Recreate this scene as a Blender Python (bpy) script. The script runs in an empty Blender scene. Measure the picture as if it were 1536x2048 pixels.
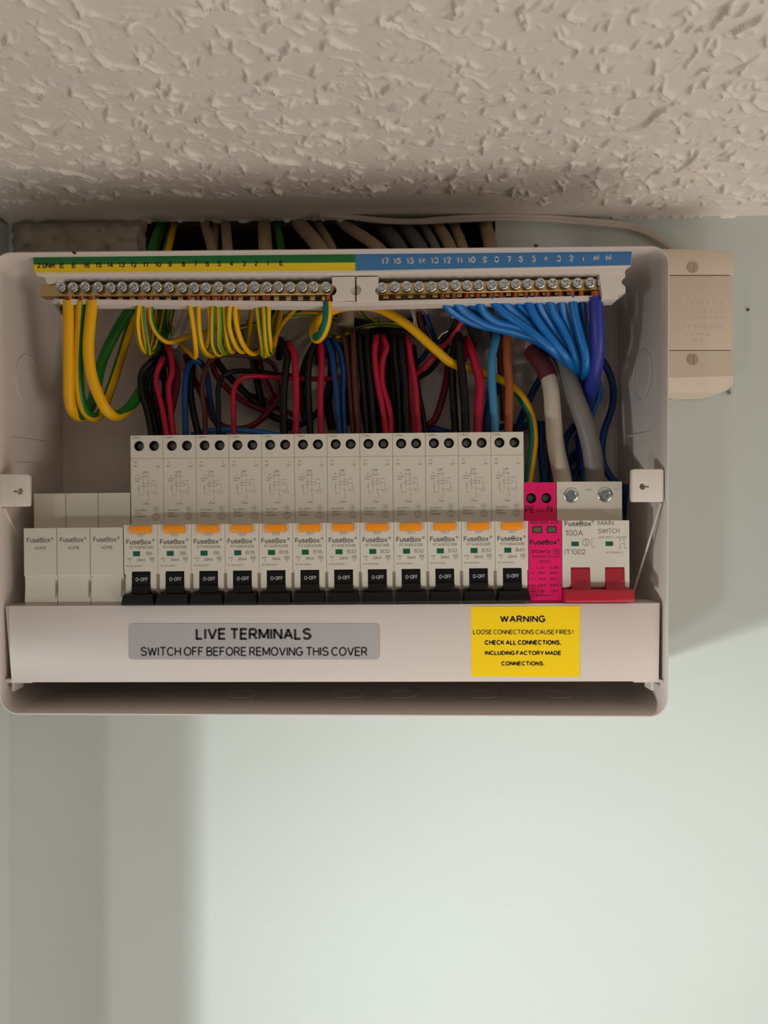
import bpy, bmesh, math, random
import numpy as np
from mathutils import Vector, Matrix

# ------------------------------------------------------------------ camera, world, lights, exposure
F = 1538.0                       # focal length in pixels of the 1536x2048 frame
CZ = 2.2                         # camera height above the floor (m)
WALL = 485.0                     # camera to wall (mm)
scene = bpy.context.scene
COL = scene.collection

cam_data = bpy.data.cameras.new('camera')
cam_data.sensor_fit = 'HORIZONTAL'
cam_data.sensor_width = 36.0
cam_data.lens = F / 1536.0 * 36.0
cam_data.clip_start = 0.01
cam = bpy.data.objects.new('camera', cam_data)
cam.location = (0, 0, CZ)
cam.rotation_euler = (math.radians(90), 0, 0)
COL.objects.link(cam)
scene.camera = cam

world = bpy.data.worlds.new('world')
scene.world = world
world.use_nodes = True
bg = world.node_tree.nodes['Background']
bg.inputs['Color'].default_value = (1.0, 0.90, 0.80, 1)
bg.inputs['Strength'].default_value = 0.07

def area_light(name, loc, target, size, energy, color, size_y=None, spread=None):
    l = bpy.data.lights.new(name, 'AREA')
    l.energy = energy; l.color = color
    l.shape = 'RECTANGLE'; l.size = size; l.size_y = size_y or size
    if spread: l.spread = math.radians(spread)
    o = bpy.data.objects.new(name, l)
    o.location = loc
    d = Vector(target) - Vector(loc)
    o.rotation_euler = d.to_track_quat('-Z', 'Y').to_euler()
    COL.objects.link(o)
    return o

# low daylight from two window panes far to the left, raking over the wall past the door frame
area_light('window_light', (-2.35, -1.40, CZ - 1.05), (0.10, 0.485, CZ - 0.27), 0.24, 0.46, (0.93, 1.0, 0.96), 0.30, 12)
area_light('window_light', (-1.50, -1.65, CZ - 1.25), (0.08, 0.485, CZ - 0.27), 0.16, 0.12, (0.98, 0.97, 0.96), 0.30, 14)
# warm room light from the right, in front of the wall and below the ceiling
area_light('room_light', (1.65, -0.8, CZ - 0.9), (0.0, 0.40, CZ + 0.05), 0.75, 9.0, (1.0, 0.89, 0.80), 0.75)
# light thrown up from the bright floor
area_light('floor_bounce', (0.55, -0.22, CZ - 1.5), (0.20, 0.25, CZ + 0.1), 1.5, 10.5, (1.0, 0.91, 0.82), 1.2)

scene.view_settings.view_transform = 'Standard'
scene.view_settings.look = 'None'
scene.view_settings.gamma = 1.0
scene.view_settings.use_curve_mapping = False
scene.view_settings.exposure = 0.16

# ------------------------------------------------------------------ helpers
def P(px, py, d):
    """pixel of the photograph + distance in mm -> point in metres"""
    return Vector(((px - 768.0) * d / F, d, (1024.0 - py) * d / F)) * 0.001 + Vector((0, 0, CZ))

def srgb(r, g, b):
    f = lambda c: (c / 255.0 / 12.92) if c / 255.0 <= 0.04045 else ((c / 255.0 + 0.055) / 1.055) ** 2.4
    return (f(r), f(g), f(b), 1.0)

def mat(name, col, rough=0.5, metal=0.0, spec=0.5, noise=0.0, nscale=60.0, bump=0.0, bscale=300.0, bdist=0.0003, coat=0.0):
    m = bpy.data.materials.new(name); m.use_nodes = True
    nt = m.node_tree; b = nt.nodes['Principled BSDF']
    b.inputs['Base Color'].default_value = col
    b.inputs['Roughness'].default_value = rough
    b.inputs['Metallic'].default_value = metal
    b.inputs['Specular IOR Level'].default_value = spec
    b.inputs['Coat Weight'].default_value = coat
    tc = nt.nodes.new('ShaderNodeTexCoord')
    if noise > 0:
        n = nt.nodes.new('ShaderNodeTexNoise'); n.inputs['Scale'].default_value = nscale; n.inputs['Detail'].default_value = 5
        nt.links.new(tc.outputs['Object'], n.inputs['Vector'])
        r = nt.nodes.new('ShaderNodeMapRange')
        r.inputs['To Min'].default_value = 1 - noise; r.inputs['To Max'].default_value = 1 + noise * 0.6
        nt.links.new(n.outputs['Fac'], r.inputs['Value'])
        mx = nt.nodes.new('ShaderNodeMix'); mx.data_type = 'RGBA'; mx.blend_type = 'MULTIPLY'
        mx.inputs['Factor'].default_value = 1.0
        mx.inputs['A'].default_value = col
        nt.links.new(r.outputs['Result'], mx.inputs['B'])
        nt.links.new(mx.outputs['Result'], b.inputs['Base Color'])
    if bump > 0:
        n2 = nt.nodes.new('ShaderNodeTexNoise'); n2.inputs['Scale'].default_value = bscale; n2.inputs['Detail'].default_value = 4
        nt.links.new(tc.outputs['Object'], n2.inputs['Vector'])
        bp = nt.nodes.new('ShaderNodeBump'); bp.inputs['Strength'].default_value = bump; bp.inputs['Distance'].default_value = bdist
        nt.links.new(n2.outputs['Fac'], bp.inputs['Height'])
        nt.links.new(bp.outputs['Normal'], b.inputs['Normal'])
    return m

M = {}
M['wall'] = mat('pale_green_wall_paint', srgb(203, 211, 207), 0.42, noise=0.03, nscale=9, bump=0.25, bscale=70, bdist=0.0006)
M['ceiling'] = mat('white_ceiling_paint', srgb(229, 221, 212), 0.5, noise=0.04, nscale=25, bump=0.15, bscale=500, bdist=0.0003)
M['plaster'] = mat('rough_plaster', srgb(190, 178, 162), 0.85, noise=0.25, nscale=60, bump=0.8, bscale=160, bdist=0.002)
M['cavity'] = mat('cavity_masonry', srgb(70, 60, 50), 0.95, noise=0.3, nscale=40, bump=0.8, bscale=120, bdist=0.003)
M['box'] = mat('box_white_plastic', srgb(214, 203, 196), 0.36, bump=0.03, bscale=900, bdist=0.0002)
M['cover'] = mat('cover_painted_metal', srgb(214, 202, 196), 0.40, bump=0.03, bscale=900, bdist=0.0002)
M['device'] = mat('device_cream_plastic', srgb(216, 208, 194), 0.42, bump=0.03, bscale=1500, bdist=0.0001)
M['blank'] = mat('blank_cream_plastic', srgb(210, 203, 188), 0.42)
M['clip'] = mat('clip_white_plastic', srgb(226, 216, 207), 0.4)
M['black'] = mat('toggle_black_plastic', srgb(12, 12, 13), 0.42, spec=0.3)
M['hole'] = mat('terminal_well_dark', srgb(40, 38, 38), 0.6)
M['orange'] = mat('test_button_orange', srgb(250, 150, 10), 0.4)
M['green_flag'] = mat('indicator_green', srgb(0, 92, 64), 0.4)
M['grey_print'] = mat('grey_print', srgb(112, 106, 104), 0.6)
M['pale_print'] = mat('pale_print', srgb(158, 150, 144), 0.6)
M['black_print'] = mat('black_print', srgb(30, 26, 30), 0.6)
M['white_print'] = mat('white_print', srgb(205, 205, 212), 0.6)
M['toggle_print'] = mat('toggle_print', srgb(170, 170, 168), 0.6)
M['magenta'] = mat('magenta_plastic', srgb(234, 10, 104), 0.42)
M['window_pane'] = mat('window_pane_green', srgb(92, 104, 70), 0.2)
M['red'] = mat('red_plastic', srgb(176, 24, 48), 0.36)
M['zinc'] = mat('zinc_screw', srgb(205, 210, 212), 0.24, metal=1.0, bump=0.3, bscale=2500, bdist=0.0002)
M['dark_zinc'] = mat('dull_screw', srgb(140, 137, 132), 0.3, metal=1.0)
M['brass'] = mat('brass_bar', srgb(205, 176, 120), 0.32, metal=1.0, noise=0.1, nscale=80)
M['copper'] = mat('bare_copper', srgb(196, 112, 78), 0.3, metal=1.0)
M['sticker_green'] = mat('sticker_green', srgb(14, 110, 48), 0.4)
M['sticker_yellow'] = mat('sticker_yellow', srgb(240, 205, 16), 0.4)
M['sticker_blue'] = mat('sticker_blue', srgb(58, 122, 178), 0.4)
M['plate_grey'] = mat('label_plate_grey', srgb(176, 170, 170), 0.34)
M['warn_yellow'] = mat('warning_yellow', srgb(255, 214, 0), 0.45)
M['w_yellow'] = mat('wire_yellow', srgb(232, 172, 0), 0.42, spec=0.3)
M['w_green'] = mat('wire_green', srgb(24, 112, 30), 0.38)
M['w_teal'] = mat('wire_teal_green', srgb(0, 112, 88), 0.38)
M['w_lime'] = mat('wire_lime_green', srgb(96, 146, 34), 0.4)
M['w_blue'] = mat('wire_blue', srgb(8, 108, 186), 0.33)
M['w_deepblue'] = mat('wire_deep_blue', srgb(4, 60, 118), 0.4, spec=0.35)
M['w_skyblue'] = mat('wire_sky_blue', srgb(60, 140, 184), 0.36)
M['w_navy'] = mat('wire_navy', srgb(42, 52, 150), 0.42)
M['w_red'] = mat('wire_red', srgb(178, 16, 50), 0.42, spec=0.35)
M['w_darkred'] = mat('wire_dark_red', srgb(112, 8, 30), 0.42, spec=0.3)
M['w_black'] = mat('wire_black', srgb(13, 13, 12), 0.45, spec=0.3)
M['w_brown'] = mat('wire_brown', srgb(88, 46, 30), 0.45, spec=0.3)
M['w_orange'] = mat('wire_light_brown', srgb(165, 86, 42), 0.45, spec=0.35)
M['w_cream'] = mat('cable_cream', srgb(196, 184, 164), 0.45, bump=0.3, bscale=120, bdist=0.0006)
M['w_grey'] = mat('cable_grey', srgb(122, 118, 112), 0.45, bump=0.3, bscale=120, bdist=0.0006)
M['w_dgrey'] = mat('cable_dark_grey', srgb(92, 92, 90), 0.5)
M['w_dirty'] = mat('cable_dusty_beige', srgb(168, 146, 118), 0.75, noise=0.3, nscale=120, bump=0.5, bscale=200, bdist=0.001)
M['w_white'] = mat('cable_white', srgb(206, 194, 184), 0.5)
M['maroon'] = mat('maroon_sleeve', srgb(96, 38, 40), 0.5)
M['beige'] = mat('chime_beige_plastic', srgb(214, 200, 180), 0.5, bump=0.05, bscale=800, bdist=0.0002)
M['chime_screw'] = mat('dull_brassy_screw', srgb(188, 172, 150), 0.5, metal=0.6)
M['steel'] = mat('galvanised_rail', srgb(170, 168, 165), 0.35, metal=1.0)

def smooth(me, ang=38):
    me.polygons.foreach_set('use_smooth', [True] * len(me.polygons))
    me.set_sharp_from_angle(angle=math.radians(ang))

def finish(bm):
    bmesh.ops.remove_doubles(bm, verts=bm.verts, dist=1e-7)
    bmesh.ops.recalc_face_normals(bm, faces=bm.faces)

def obj(name, bm, m, parent=None, origin=None, fin=True, ang=38):
    """link a bmesh as one mesh object; origin is the world point its vertices are measured from"""
    if fin: finish(bm)
    top = parent is None and origin is None
    if top:
        xs = [v.co for v in bm.verts]
        lo = Vector((min(c.x for c in xs), min(c.y for c in xs), min(c.z for c in xs)))
        hi = Vector((max(c.x for c in xs), max(c.y for c in xs), max(c.z for c in xs)))
        origin = Vector(((lo.x + hi.x) / 2, (lo.y + hi.y) / 2, lo.z))
    if origin is not None:
        bmesh.ops.translate(bm, verts=bm.verts, vec=-Vector(origin))
    me = bpy.data.meshes.new(name); bm.to_mesh(me); bm.free()
    for mm in (m if isinstance(m, (list, tuple)) else [m]): me.materials.append(mm)
    smooth(me, ang)
    o = bpy.data.objects.new(name, me); COL.objects.link(o)
    if top: o.location = origin
    if parent is not None: o.parent = parent
    return o

def tag(o, label=None, cat=None, group=None, kind=None):
    if label: o['label'] = label
    if cat: o['category'] = cat
    if group: o['group'] = group
    if kind: o['kind'] = kind
    return o

def thing(name, loc, label, cat, group=None, rot=(0, 0, 0)):
    o = bpy.data.objects.new(name, None); COL.objects.link(o)
    o.empty_display_size = 0.01
    o.location = loc; o.rotation_euler = rot
    return tag(o, label, cat, group)

def copy_tree(o, parent=None):
    c = o.copy(); COL.objects.link(c)
    if parent is not None: c.parent = parent
    for ch in list(o.children): copy_tree(ch, c)
    return c

def loft(bm, loops, cap0=True, cap1=True, mi=0):
    rings = [[bm.verts.new(p) for p in L] for L in loops]
    n = len(rings[0])
    for a, b in zip(rings, rings[1:]):
        for i in range(n):
            f = bm.faces.new((a[i], a[(i + 1) % n], b[(i + 1) % n], b[i])); f.material_index = mi
    if cap0: bm.faces.new(rings[0]).material_index = mi
    if cap1: bm.faces.new(list(reversed(rings[-1]))).material_index = mi

def box(bm, x0, x1, y0, y1, z0, z1, s=0.001, off=(0, 0, 0)):
    o = Vector(off)
    c = [Vector((x, y, z)) * s + o for x, y, z in ((x0, y0, z0), (x1, y0, z0), (x1, y0, z1), (x0, y0, z1), (x0, y1, z0), (x1, y1, z0), (x1, y1, z1), (x0, y1, z1))]
    loft(bm, [c[:4], c[4:]])

def bevel(bm, w, seg=2, ang=30):
    finish(bm)
    es = [e for e in bm.edges if len(e.link_faces) == 2 and e.calc_face_angle(0) > math.radians(ang)]
    bmesh.ops.bevel(bm, geom=es, offset=w * 0.001, segments=seg, profile=0.5, affect='EDGES', clamp_overlap=True)
    return bm

def bbox_bm(x0, x1, y0, y1, z0, z1, bev=0.0, seg=2):
    bm = bmesh.new(); box(bm, x0, x1, y0, y1, z0, z1)
    if bev: bevel(bm, bev, seg)
    return bm

def extrude_x(bm, prof, x0, x1):
    """prof: list of (y, z) in mm, extruded between x0 and x1"""
    loft(bm, [[Vector((x0, y, z)) * 0.001 for y, z in prof], [Vector((x1, y, z)) * 0.001 for y, z in prof]])

def cyl(bm, c, r, y0, y1, n=20, r1=None):
    """cylinder along y, mm"""
    r1 = r if r1 is None else r1
    A = [Vector((c[0] + r * math.cos(2 * math.pi * i / n), y0, c[1] + r * math.sin(2 * math.pi * i / n))) * 0.001 for i in range(n)]
    B = [Vector((c[0] + r1 * math.cos(2 * math.pi * i / n), y1, c[1] + r1 * math.sin(2 * math.pi * i / n))) * 0.001 for i in range(n)]
    loft(bm, [A, B])

def boolean(bm, cutters, op='DIFFERENCE'):
    def mk(b):
        finish(b); me = bpy.data.meshes.new('tmp'); b.to_mesh(me); b.free()
        o = bpy.data.objects.new('tmp', me); COL.objects.link(o); return o
    a = mk(bm); cs = [mk(c) for c in cutters]
    for c in cs:
        md = a.modifiers.new('b', 'BOOLEAN'); md.operation = op; md.solver = 'EXACT'; md.object = c
    dg = bpy.context.evaluated_depsgraph_get(); dg.update()
    me = bpy.data.meshes.new_from_object(a.evaluated_get(dg))
    out = bmesh.new(); out.from_mesh(me)
    bpy.data.meshes.remove(me)
    for o in [a] + cs:
        d = o.data; bpy.data.objects.remove(o); bpy.data.meshes.remove(d)
    return out

def rrect(x0, x1, z0, z1, r, n=6):
    pts = []
    for cx, cz, a0 in ((x1 - r, z1 - r, 0), (x0 + r, z1 - r, 90), (x0 + r, z0 + r, 180), (x1 - r, z0 + r, 270)):
        for k in range(n + 1):
            a = math.radians(a0 + 90 * k / n); pts.append((cx + r * math.cos(a), cz + r * math.sin(a)))
    return pts

def rquad(q, r, n=8):
    """q: TL,TR,BR,BL (x,z) mm; rounded corner loop"""
    out = []
    for i in range(4):
        p = Vector(q[i]); a = Vector(q[i - 1]); b = Vector(q[(i + 1) % 4])
        u = (a - p).normalized() * r; v = (b - p).normalized() * r
        for k in range(n + 1):
            t = k / n * math.pi / 2
            out.append(tuple(p + u * (1 - math.sin(t)) + v * (1 - math.cos(t))))
    return out

def px_prism(bm, poly, d, th):
    """polygon given in pixels at distance d (mm), th mm thick away from the camera"""
    A = [P(x, y, d) for x, y in poly]
    B = [p + Vector((0, th * 0.001, 0)) for p in A]
    loft(bm, [A, B])

def px_rrect(x0, y0, x1, y1, r, n=5):
    return rrect(x0, x1, y0, y1, r, n)

# ---- text: lettering drawn from pen strokes (cap height 1)
def _arc(cx, cy, rx, ry, a0, a1, n=9):
    return [(cx + rx * math.cos(math.radians(a0 + (a1 - a0) * i / n)), cy + ry * math.sin(math.radians(a0 + (a1 - a0) * i / n))) for i in range(n + 1)]
def _bowl(x0, x1, y0, y1):      # D-shaped stroke from (x0,y1) round to (x0,y0)
    r = (y1 - y0) / 2; xm = max(x1 - r, x0)
    return [(x0, y1)] + _arc(xm, (y0 + y1) / 2, x1 - xm, r, 90, -90) + [(x0, y0)]
_O = lambda w, h=1.0: [_arc(w / 2, h / 2, w / 2, h / 2, 90, 450, 20)]
_S = lambda w: [_arc(w * .5, .76, w * .45, .24, 20, 180, 8) + _arc(w * .5, .76, w * .45, .22, 180, 270, 5) + _arc(w * .5, .27, w * .5, .27, 90, 0, 5) + _arc(w * .5, .27, w * .5, .27, 0, -160, 8)]
FONT = {
 'A': (.72, [[(0, 0), (.36, 1), (.72, 0)], [(.13, .34), (.59, .34)]]), 'B': (.62, [[(0, 0), (0, 1)], _bowl(0, .57, .53, 1), _bowl(0, .62, 0, .53)]),
 'C': (.72, [_arc(.38, .5, .38, .5, 42, 318, 16)]), 'D': (.68, [[(0, 0), (0, 1)], _bowl(0, .68, 0, 1)]), 'E': (.55, [[(.55, 1), (0, 1), (0, 0), (.55, 0)], [(0, .52), (.5, .52)]]),
 'F': (.52, [[(.52, 1), (0, 1), (0, 0)], [(0, .52), (.46, .52)]]), 'G': (.74, [_arc(.38, .5, .38, .5, 45, 330, 16) + [(.73, .46), (.42, .46)]]),
 'H': (.64, [[(0, 0), (0, 1)], [(.64, 0), (.64, 1)], [(0, .52), (.64, .52)]]), 'I': (.05, [[(.02, 0), (.02, 1)]]), 'J': (.45, [[(.45, 1)] + _arc(.22, .25, .22, .25, 0, -180, 8)]),
 'K': (.62, [[(0, 0), (0, 1)], [(.58, 1), (0, .38)], [(.22, .6), (.62, 0)]]), 'L': (.5, [[(0, 1), (0, 0), (.5, 0)]]), 'M': (.78, [[(0, 0), (0, 1), (.39, .12), (.78, 1), (.78, 0)]]),
 'N': (.64, [[(0, 0), (0, 1), (.64, 0), (.64, 1)]]), 'O': (.78, _O(.78)), 'P': (.58, [[(0, 0), (0, 1)], _bowl(0, .58, .45, 1)]), 'Q': (.78, _O(.78) + [[(.5, .2), (.78, -.04)]]),
 'R': (.62, [[(0, 0), (0, 1)], _bowl(0, .58, .47, 1), [(.32, .47), (.62, 0)]]), 'S': (.62, _S(.62)), 'T': (.64, [[(0, 1), (.64, 1)], [(.32, 1), (.32, 0)]]),
 'U': (.64, [[(0, 1), (0, .32)] + _arc(.32, .32, .32, .32, 180, 360, 10) + [(.64, 1)]]), 'V': (.7, [[(0, 1), (.35, 0), (.7, 1)]]), 'W': (1.0, [[(0, 1), (.25, 0), (.5, .95), (.75, 0), (1, 1)]]),
 'X': (.66, [[(0, 0), (.66, 1)], [(0, 1), (.66, 0)]]), 'Y': (.66, [[(0, 1), (.33, .45), (.66, 1)], [(.33, .45), (.33, 0)]]), 'Z': (.6, [[(0, 1), (.6, 1), (0, 0), (.6, 0)]]),
 '0': (.54, _O(.54)), '1': (.3, [[(0, .76), (.1, .78), (.24, 1), (.24, 0)]]), '2': (.54, [_arc(.27, .72, .26, .28, 170, -25, 10) + [(.02, .02), (.54, .02)]]),
 '3': (.54, [_arc(.26, .75, .24, .25, 160, -90, 10) + _arc(.26, .27, .28, .27, 88, -160, 11)]), '4': (.56, [[(.42, 0), (.42, 1), (0, .27), (.56, .27)]]),
 '5': (.54, [[(.48, 1), (.1, 1), (.04, .5)] + _arc(.26, .32, .28, .32, 130, -155, 12)]), '6': (.54, [_arc(.27, .31, .27, .31, 90, 450, 14), [(.01, .36)] + _arc(.29, .6, .28, .4, 180, 35, 9)]),
 '7': (.52, [[(0, 1), (.52, 1), (.2, 0)]]), '8': (.54, [_arc(.27, .76, .22, .24, 90, 450, 14), _arc(.27, .27, .27, .27, 90, 450, 14)]), '9': (.54, [_arc(.27, .69, .27, .31, 90, 450, 14), [(.53, .64)] + _arc(.25, .4, .28, .4, 0, -145, 9)]),
 'u': (.46, [[(0, .72), (0, .25)] + _arc(.22, .25, .22, .25, 180, 330, 8), [(.46, .72), (.46, 0)]]), 's': (.42, [[(x * .7, y * .72) for x, y in _S(.6)[0]]]),
 'e': (.5, [[(0, .38), (.5, .38)] + _arc(.25, .36, .25, .36, 5, 315, 14)]), 'o': (.52, _O(.52, .72)), 'x': (.48, [[(0, 0), (.48, .72)], [(0, .72), (.48, 0)]]),
 'a': (.48, [_arc(.24, .36, .24, .36, 90, 450, 14), [(.48, .72), (.48, 0)]]), 'd': (.48, [_arc(.24, .36, .24, .36, 90, 450, 14), [(.48, 1), (.48, 0)]]), 'p': (.48, [_arc(.24, .36, .24, .36, 90, 450, 14), [(0, .72), (0, -.25)]]),
 'm': (.74, [[(0, 0), (0, .72)], [(0, .5)] + _arc(.18, .52, .18, .2, 180, 0, 6) + [(.37, 0)], [(.37, .5)] + _arc(.555, .52, .185, .2, 180, 0, 6) + [(.74, 0)]]),
 'n': (.42, [[(0, 0), (0, .72)], [(0, .48)] + _arc(.21, .5, .21, .22, 180, 0, 7) + [(.42, 0)]]), 'h': (.42, [[(0, 0), (0, 1)], [(0, .48)] + _arc(.21, .5, .21, .22, 180, 0, 7) + [(.42, 0)]]),
 'r': (.26, [[(0, 0), (0, .72)], [(0, .45), (.1, .66), (.26, .72)]]), 'l': (.05, [[(.02, 0), (.02, 1)]]), 'k': (.42, [[(0, 0), (0, 1)], [(.4, .72), (0, .28)], [(.15, .44), (.42, 0)]]),
 'z': (.42, [[(0, .72), (.42, .72), (0, 0), (.42, 0)]]), 'y': (.46, [[(0, .72), (.24, .02)], [(.46, .72), (.16, -.25), (.04, -.25)]]), 'c': (.46, [_arc(.26, .36, .26, .36, 45, 315, 12)]),
 '-': (.3, [[(0, .42), (.3, .42)]]), '.': (.1, [[(.05, 0), (.05, .12)]]), ',': (.1, [[(.07, .1), (.02, -.15)]]), '!': (.1, [[(.05, 1), (.05, .3)], [(.05, .13), (.05, 0)]]), '/': (.35, [[(0, -.05), (.35, 1.05)]]),
 '~': (.5, [_arc(.13, .4, .13, .12, 180, 0, 6) + _arc(.38, .4, .12, .12, 180, 360, 6)]), '=': (.4, [[(0, .3), (.4, .3)], [(0, .55), (.4, .55)]]), ':': (.1, [[(.05, 0), (.05, .12)], [(.05, .5), (.05, .62)]]),
 '\u0394': (.66, [[(0, 0), (.33, 1), (.66, 0), (0, 0)]]),
 '\u00ae': (1.0, [_arc(.5, .5, .5, .5, 90, 450, 16), [(.36, .25), (.36, .75)] + _arc(.5, .62, .13, .13, 90, -90, 6) + [(.36, .49)], [(.52, .49), (.68, .25)]]),
}
def stroke(bm, pts, w, y):
    """pen stroke of width w through pts (x, z), mitred"""
    p = [Vector(q) for q in pts]
    for i in range(1, len(p) - 1):      # sharp corners: two separate strokes with square ends
        d0, d1 = p[i] - p[i - 1], p[i + 1] - p[i]
        if d0.length > 1e-6 and d1.length > 1e-6 and d0.normalized().dot(d1.normalized()) < 0.3:
            e = w * 0.35
            stroke(bm, [tuple(q) for q in p[:i]] + [tuple(p[i] + d0.normalized() * (e if abs(d0.normalized().dot(d1.normalized())) < 0.3 else 0))], w, y)
            stroke(bm, [tuple(q) for q in p[i:]], w, y)
            return
    closed = (p[0] - p[-1]).length < 1e-6
    if closed: p = p[:-1]
    n = len(p); L = []
    for i in range(n):
        a = p[(i - 1) % n] if (i > 0 or closed) else None; c = p[(i + 1) % n] if (i < n - 1 or closed) else None
        d0 = (p[i] - a).normalized() if a is not None else None; d1 = (c - p[i]).normalized() if c is not None else None
        if d0 is None: d0 = d1
        if d1 is None: d1 = d0
        t = d0 + d1
        t = t.normalized() if t.length > 1e-4 else d1
        nn = Vector((-t.y, t.x)); k = 1 / max(0.72, nn.dot(Vector((-d1.y, d1.x))))
        L.append((p[i] + nn * w / 2 * k, p[i] - nn * w / 2 * k))
    V = [(bm.verts.new(Vector((a.x, y, a.y)) * 0.001), bm.verts.new(Vector((c.x, y, c.y)) * 0.001)) for a, c in L]
    for i in range(n if closed else n - 1):
        (a, c), (d, e) = V[i], V[(i + 1) % n]
        f = bm.faces.new((c, e, d, a))
def text(bm, s, cx, cz, w, h, y=0.0, bold=0.0, th=0.0):
    """text fitted to a box w x h mm centred at (cx, cz) on the plane y (mm), readable from -y"""
    pen = 0.115 + bold * 2.4; gap = 0.19 + bold * 2.0
    x = 0; items = []
    for ch in s:
        if ch == ' ': x += 0.26; continue
        gw, st = FONT[ch]
        items.append((x, st)); x += gw + gap
    tot = x - gap
    single = len(s) == 1
    sz = h * (1 - pen); pw = pen * h
    sx = max(w - pw, 0.02) / max(tot, 0.05)
    for x0, st in items:
        for pl in st:
            stroke(bm, [(cx - w / 2 + pw / 2 + (x0 + px) * sx, cz - h / 2 + pw / 2 + pz * sz) for px, pz in pl], pw, y)

def seg(bm, x0, z0, x1, z1, w, y):
    a = Vector((x0, z0)); b = Vector((x1, z1)); d = (b - a)
    if d.length < 1e-6: return
    n = Vector((-d.y, d.x)).normalized() * w / 2
    bm.faces.new([bm.verts.new(Vector((p.x, y, p.y)) * 0.001) for p in (a + n, b + n, b - n, a - n)])

def ring(bm, cx, cz, r, w, y, n=20, a0=0, a1=360):
    pts = [math.radians(a0 + (a1 - a0) * i / n) for i in range(n + 1)]
    for p, q in zip(pts, pts[1:]):
        bm.faces.new([bm.verts.new(Vector((cx + rr * math.cos(t), y, cz + rr * math.sin(t))) * 0.001)
                      for rr, t in ((r - w / 2, p), (r + w / 2, p), (r + w / 2, q), (r - w / 2, q))])

# ---- tubes
def spline(pts, k=7):
    out = []
    n = len(pts)
    for i in range(n - 1):
        p0 = pts[max(i - 1, 0)]; p1 = pts[i]; p2 = pts[i + 1]; p3 = pts[min(i + 2, n - 1)]
        for j in range(k):
            t = j / k
            out.append(0.5 * ((2 * p1) + (p2 - p0) * t + (2 * p0 - 5 * p1 + 4 * p2 - p3) * t * t + (3 * p1 - p0 - 3 * p2 + p3) * t ** 3))
    out.append(pts[-1].copy())
    return out

def tube(bm, pts, r, n=12, k=7, stripe=None, twist=(0, 0), radii=None, lump=0.0, seed=0):
    """pts world metres, r metres; stripe = list of n material indices round the tube (0 faces the camera)"""
    c = spline(pts, k); rng = random.Random(seed)
    t = [(c[min(i + 1, len(c) - 1)] - c[max(i - 1, 0)]).normalized() for i in range(len(c))]
    up = Vector((0, -1, 0)); u = (up - t[0] * up.dot(t[0]))
    if u.length < 1e-3: u = Vector((0, 0, 1)) - t[0] * t[0].z
    u.normalize()
    rings = []
    for i, p in enumerate(c):
        u = u - t[i] * u.dot(t[i])
        q = up - t[i] * up.dot(t[i])
        u = (u.normalized() + q * 1.5).normalized(); v = t[i].cross(u)     # stay turned towards the front of the box
        s = i / (len(c) - 1)
        if isinstance(twist, dict):
            ks = sorted(twist); q_ = i / k
            lo = max([z for z in ks if z <= q_] or [ks[0]]); hi = min([z for z in ks if z >= q_] or [ks[-1]])
            a0 = math.radians(twist[lo] + (twist[hi] - twist[lo]) * ((q_ - lo) / (hi - lo) if hi > lo else 0))
        else: a0 = math.radians(twist[0] + (twist[1] - twist[0]) * s)
        rr = r * (1 + lump * rng.uniform(-1, 1))
        if radii: rr = r * (radii[0] + (radii[1] - radii[0]) * s)
        rings.append([bm.verts.new(p + (u * math.cos(a0 + 2 * math.pi * (j - 0.5) / n) + v * math.sin(a0 + 2 * math.pi * (j - 0.5) / n)) * rr) for j in range(n)])
    for a, b in zip(rings, rings[1:]):
        for j in range(n):
            f = bm.faces.new((a[j], a[(j + 1) % n], b[(j + 1) % n], b[j]))
            if stripe: f.material_index = stripe[j % len(stripe)]
    bm.faces.new(rings[0]); bm.faces.new(list(reversed(rings[-1])))

# ------------------------------------------------------------------ the setting
def ceil_z(x):      # x in mm -> height of the ceiling in mm relative to the camera
    xl, xr = -242.2, 242.2
    t = (x - xl) / (xr - xl)
    return 182.6 + t * (187.3 - 182.6)

LX = -236.5         # left wall plane (mm)
HX0, HX1 = -152.0, 69.0   # rough opening behind the fuse box where the cables come down (mm)

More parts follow.
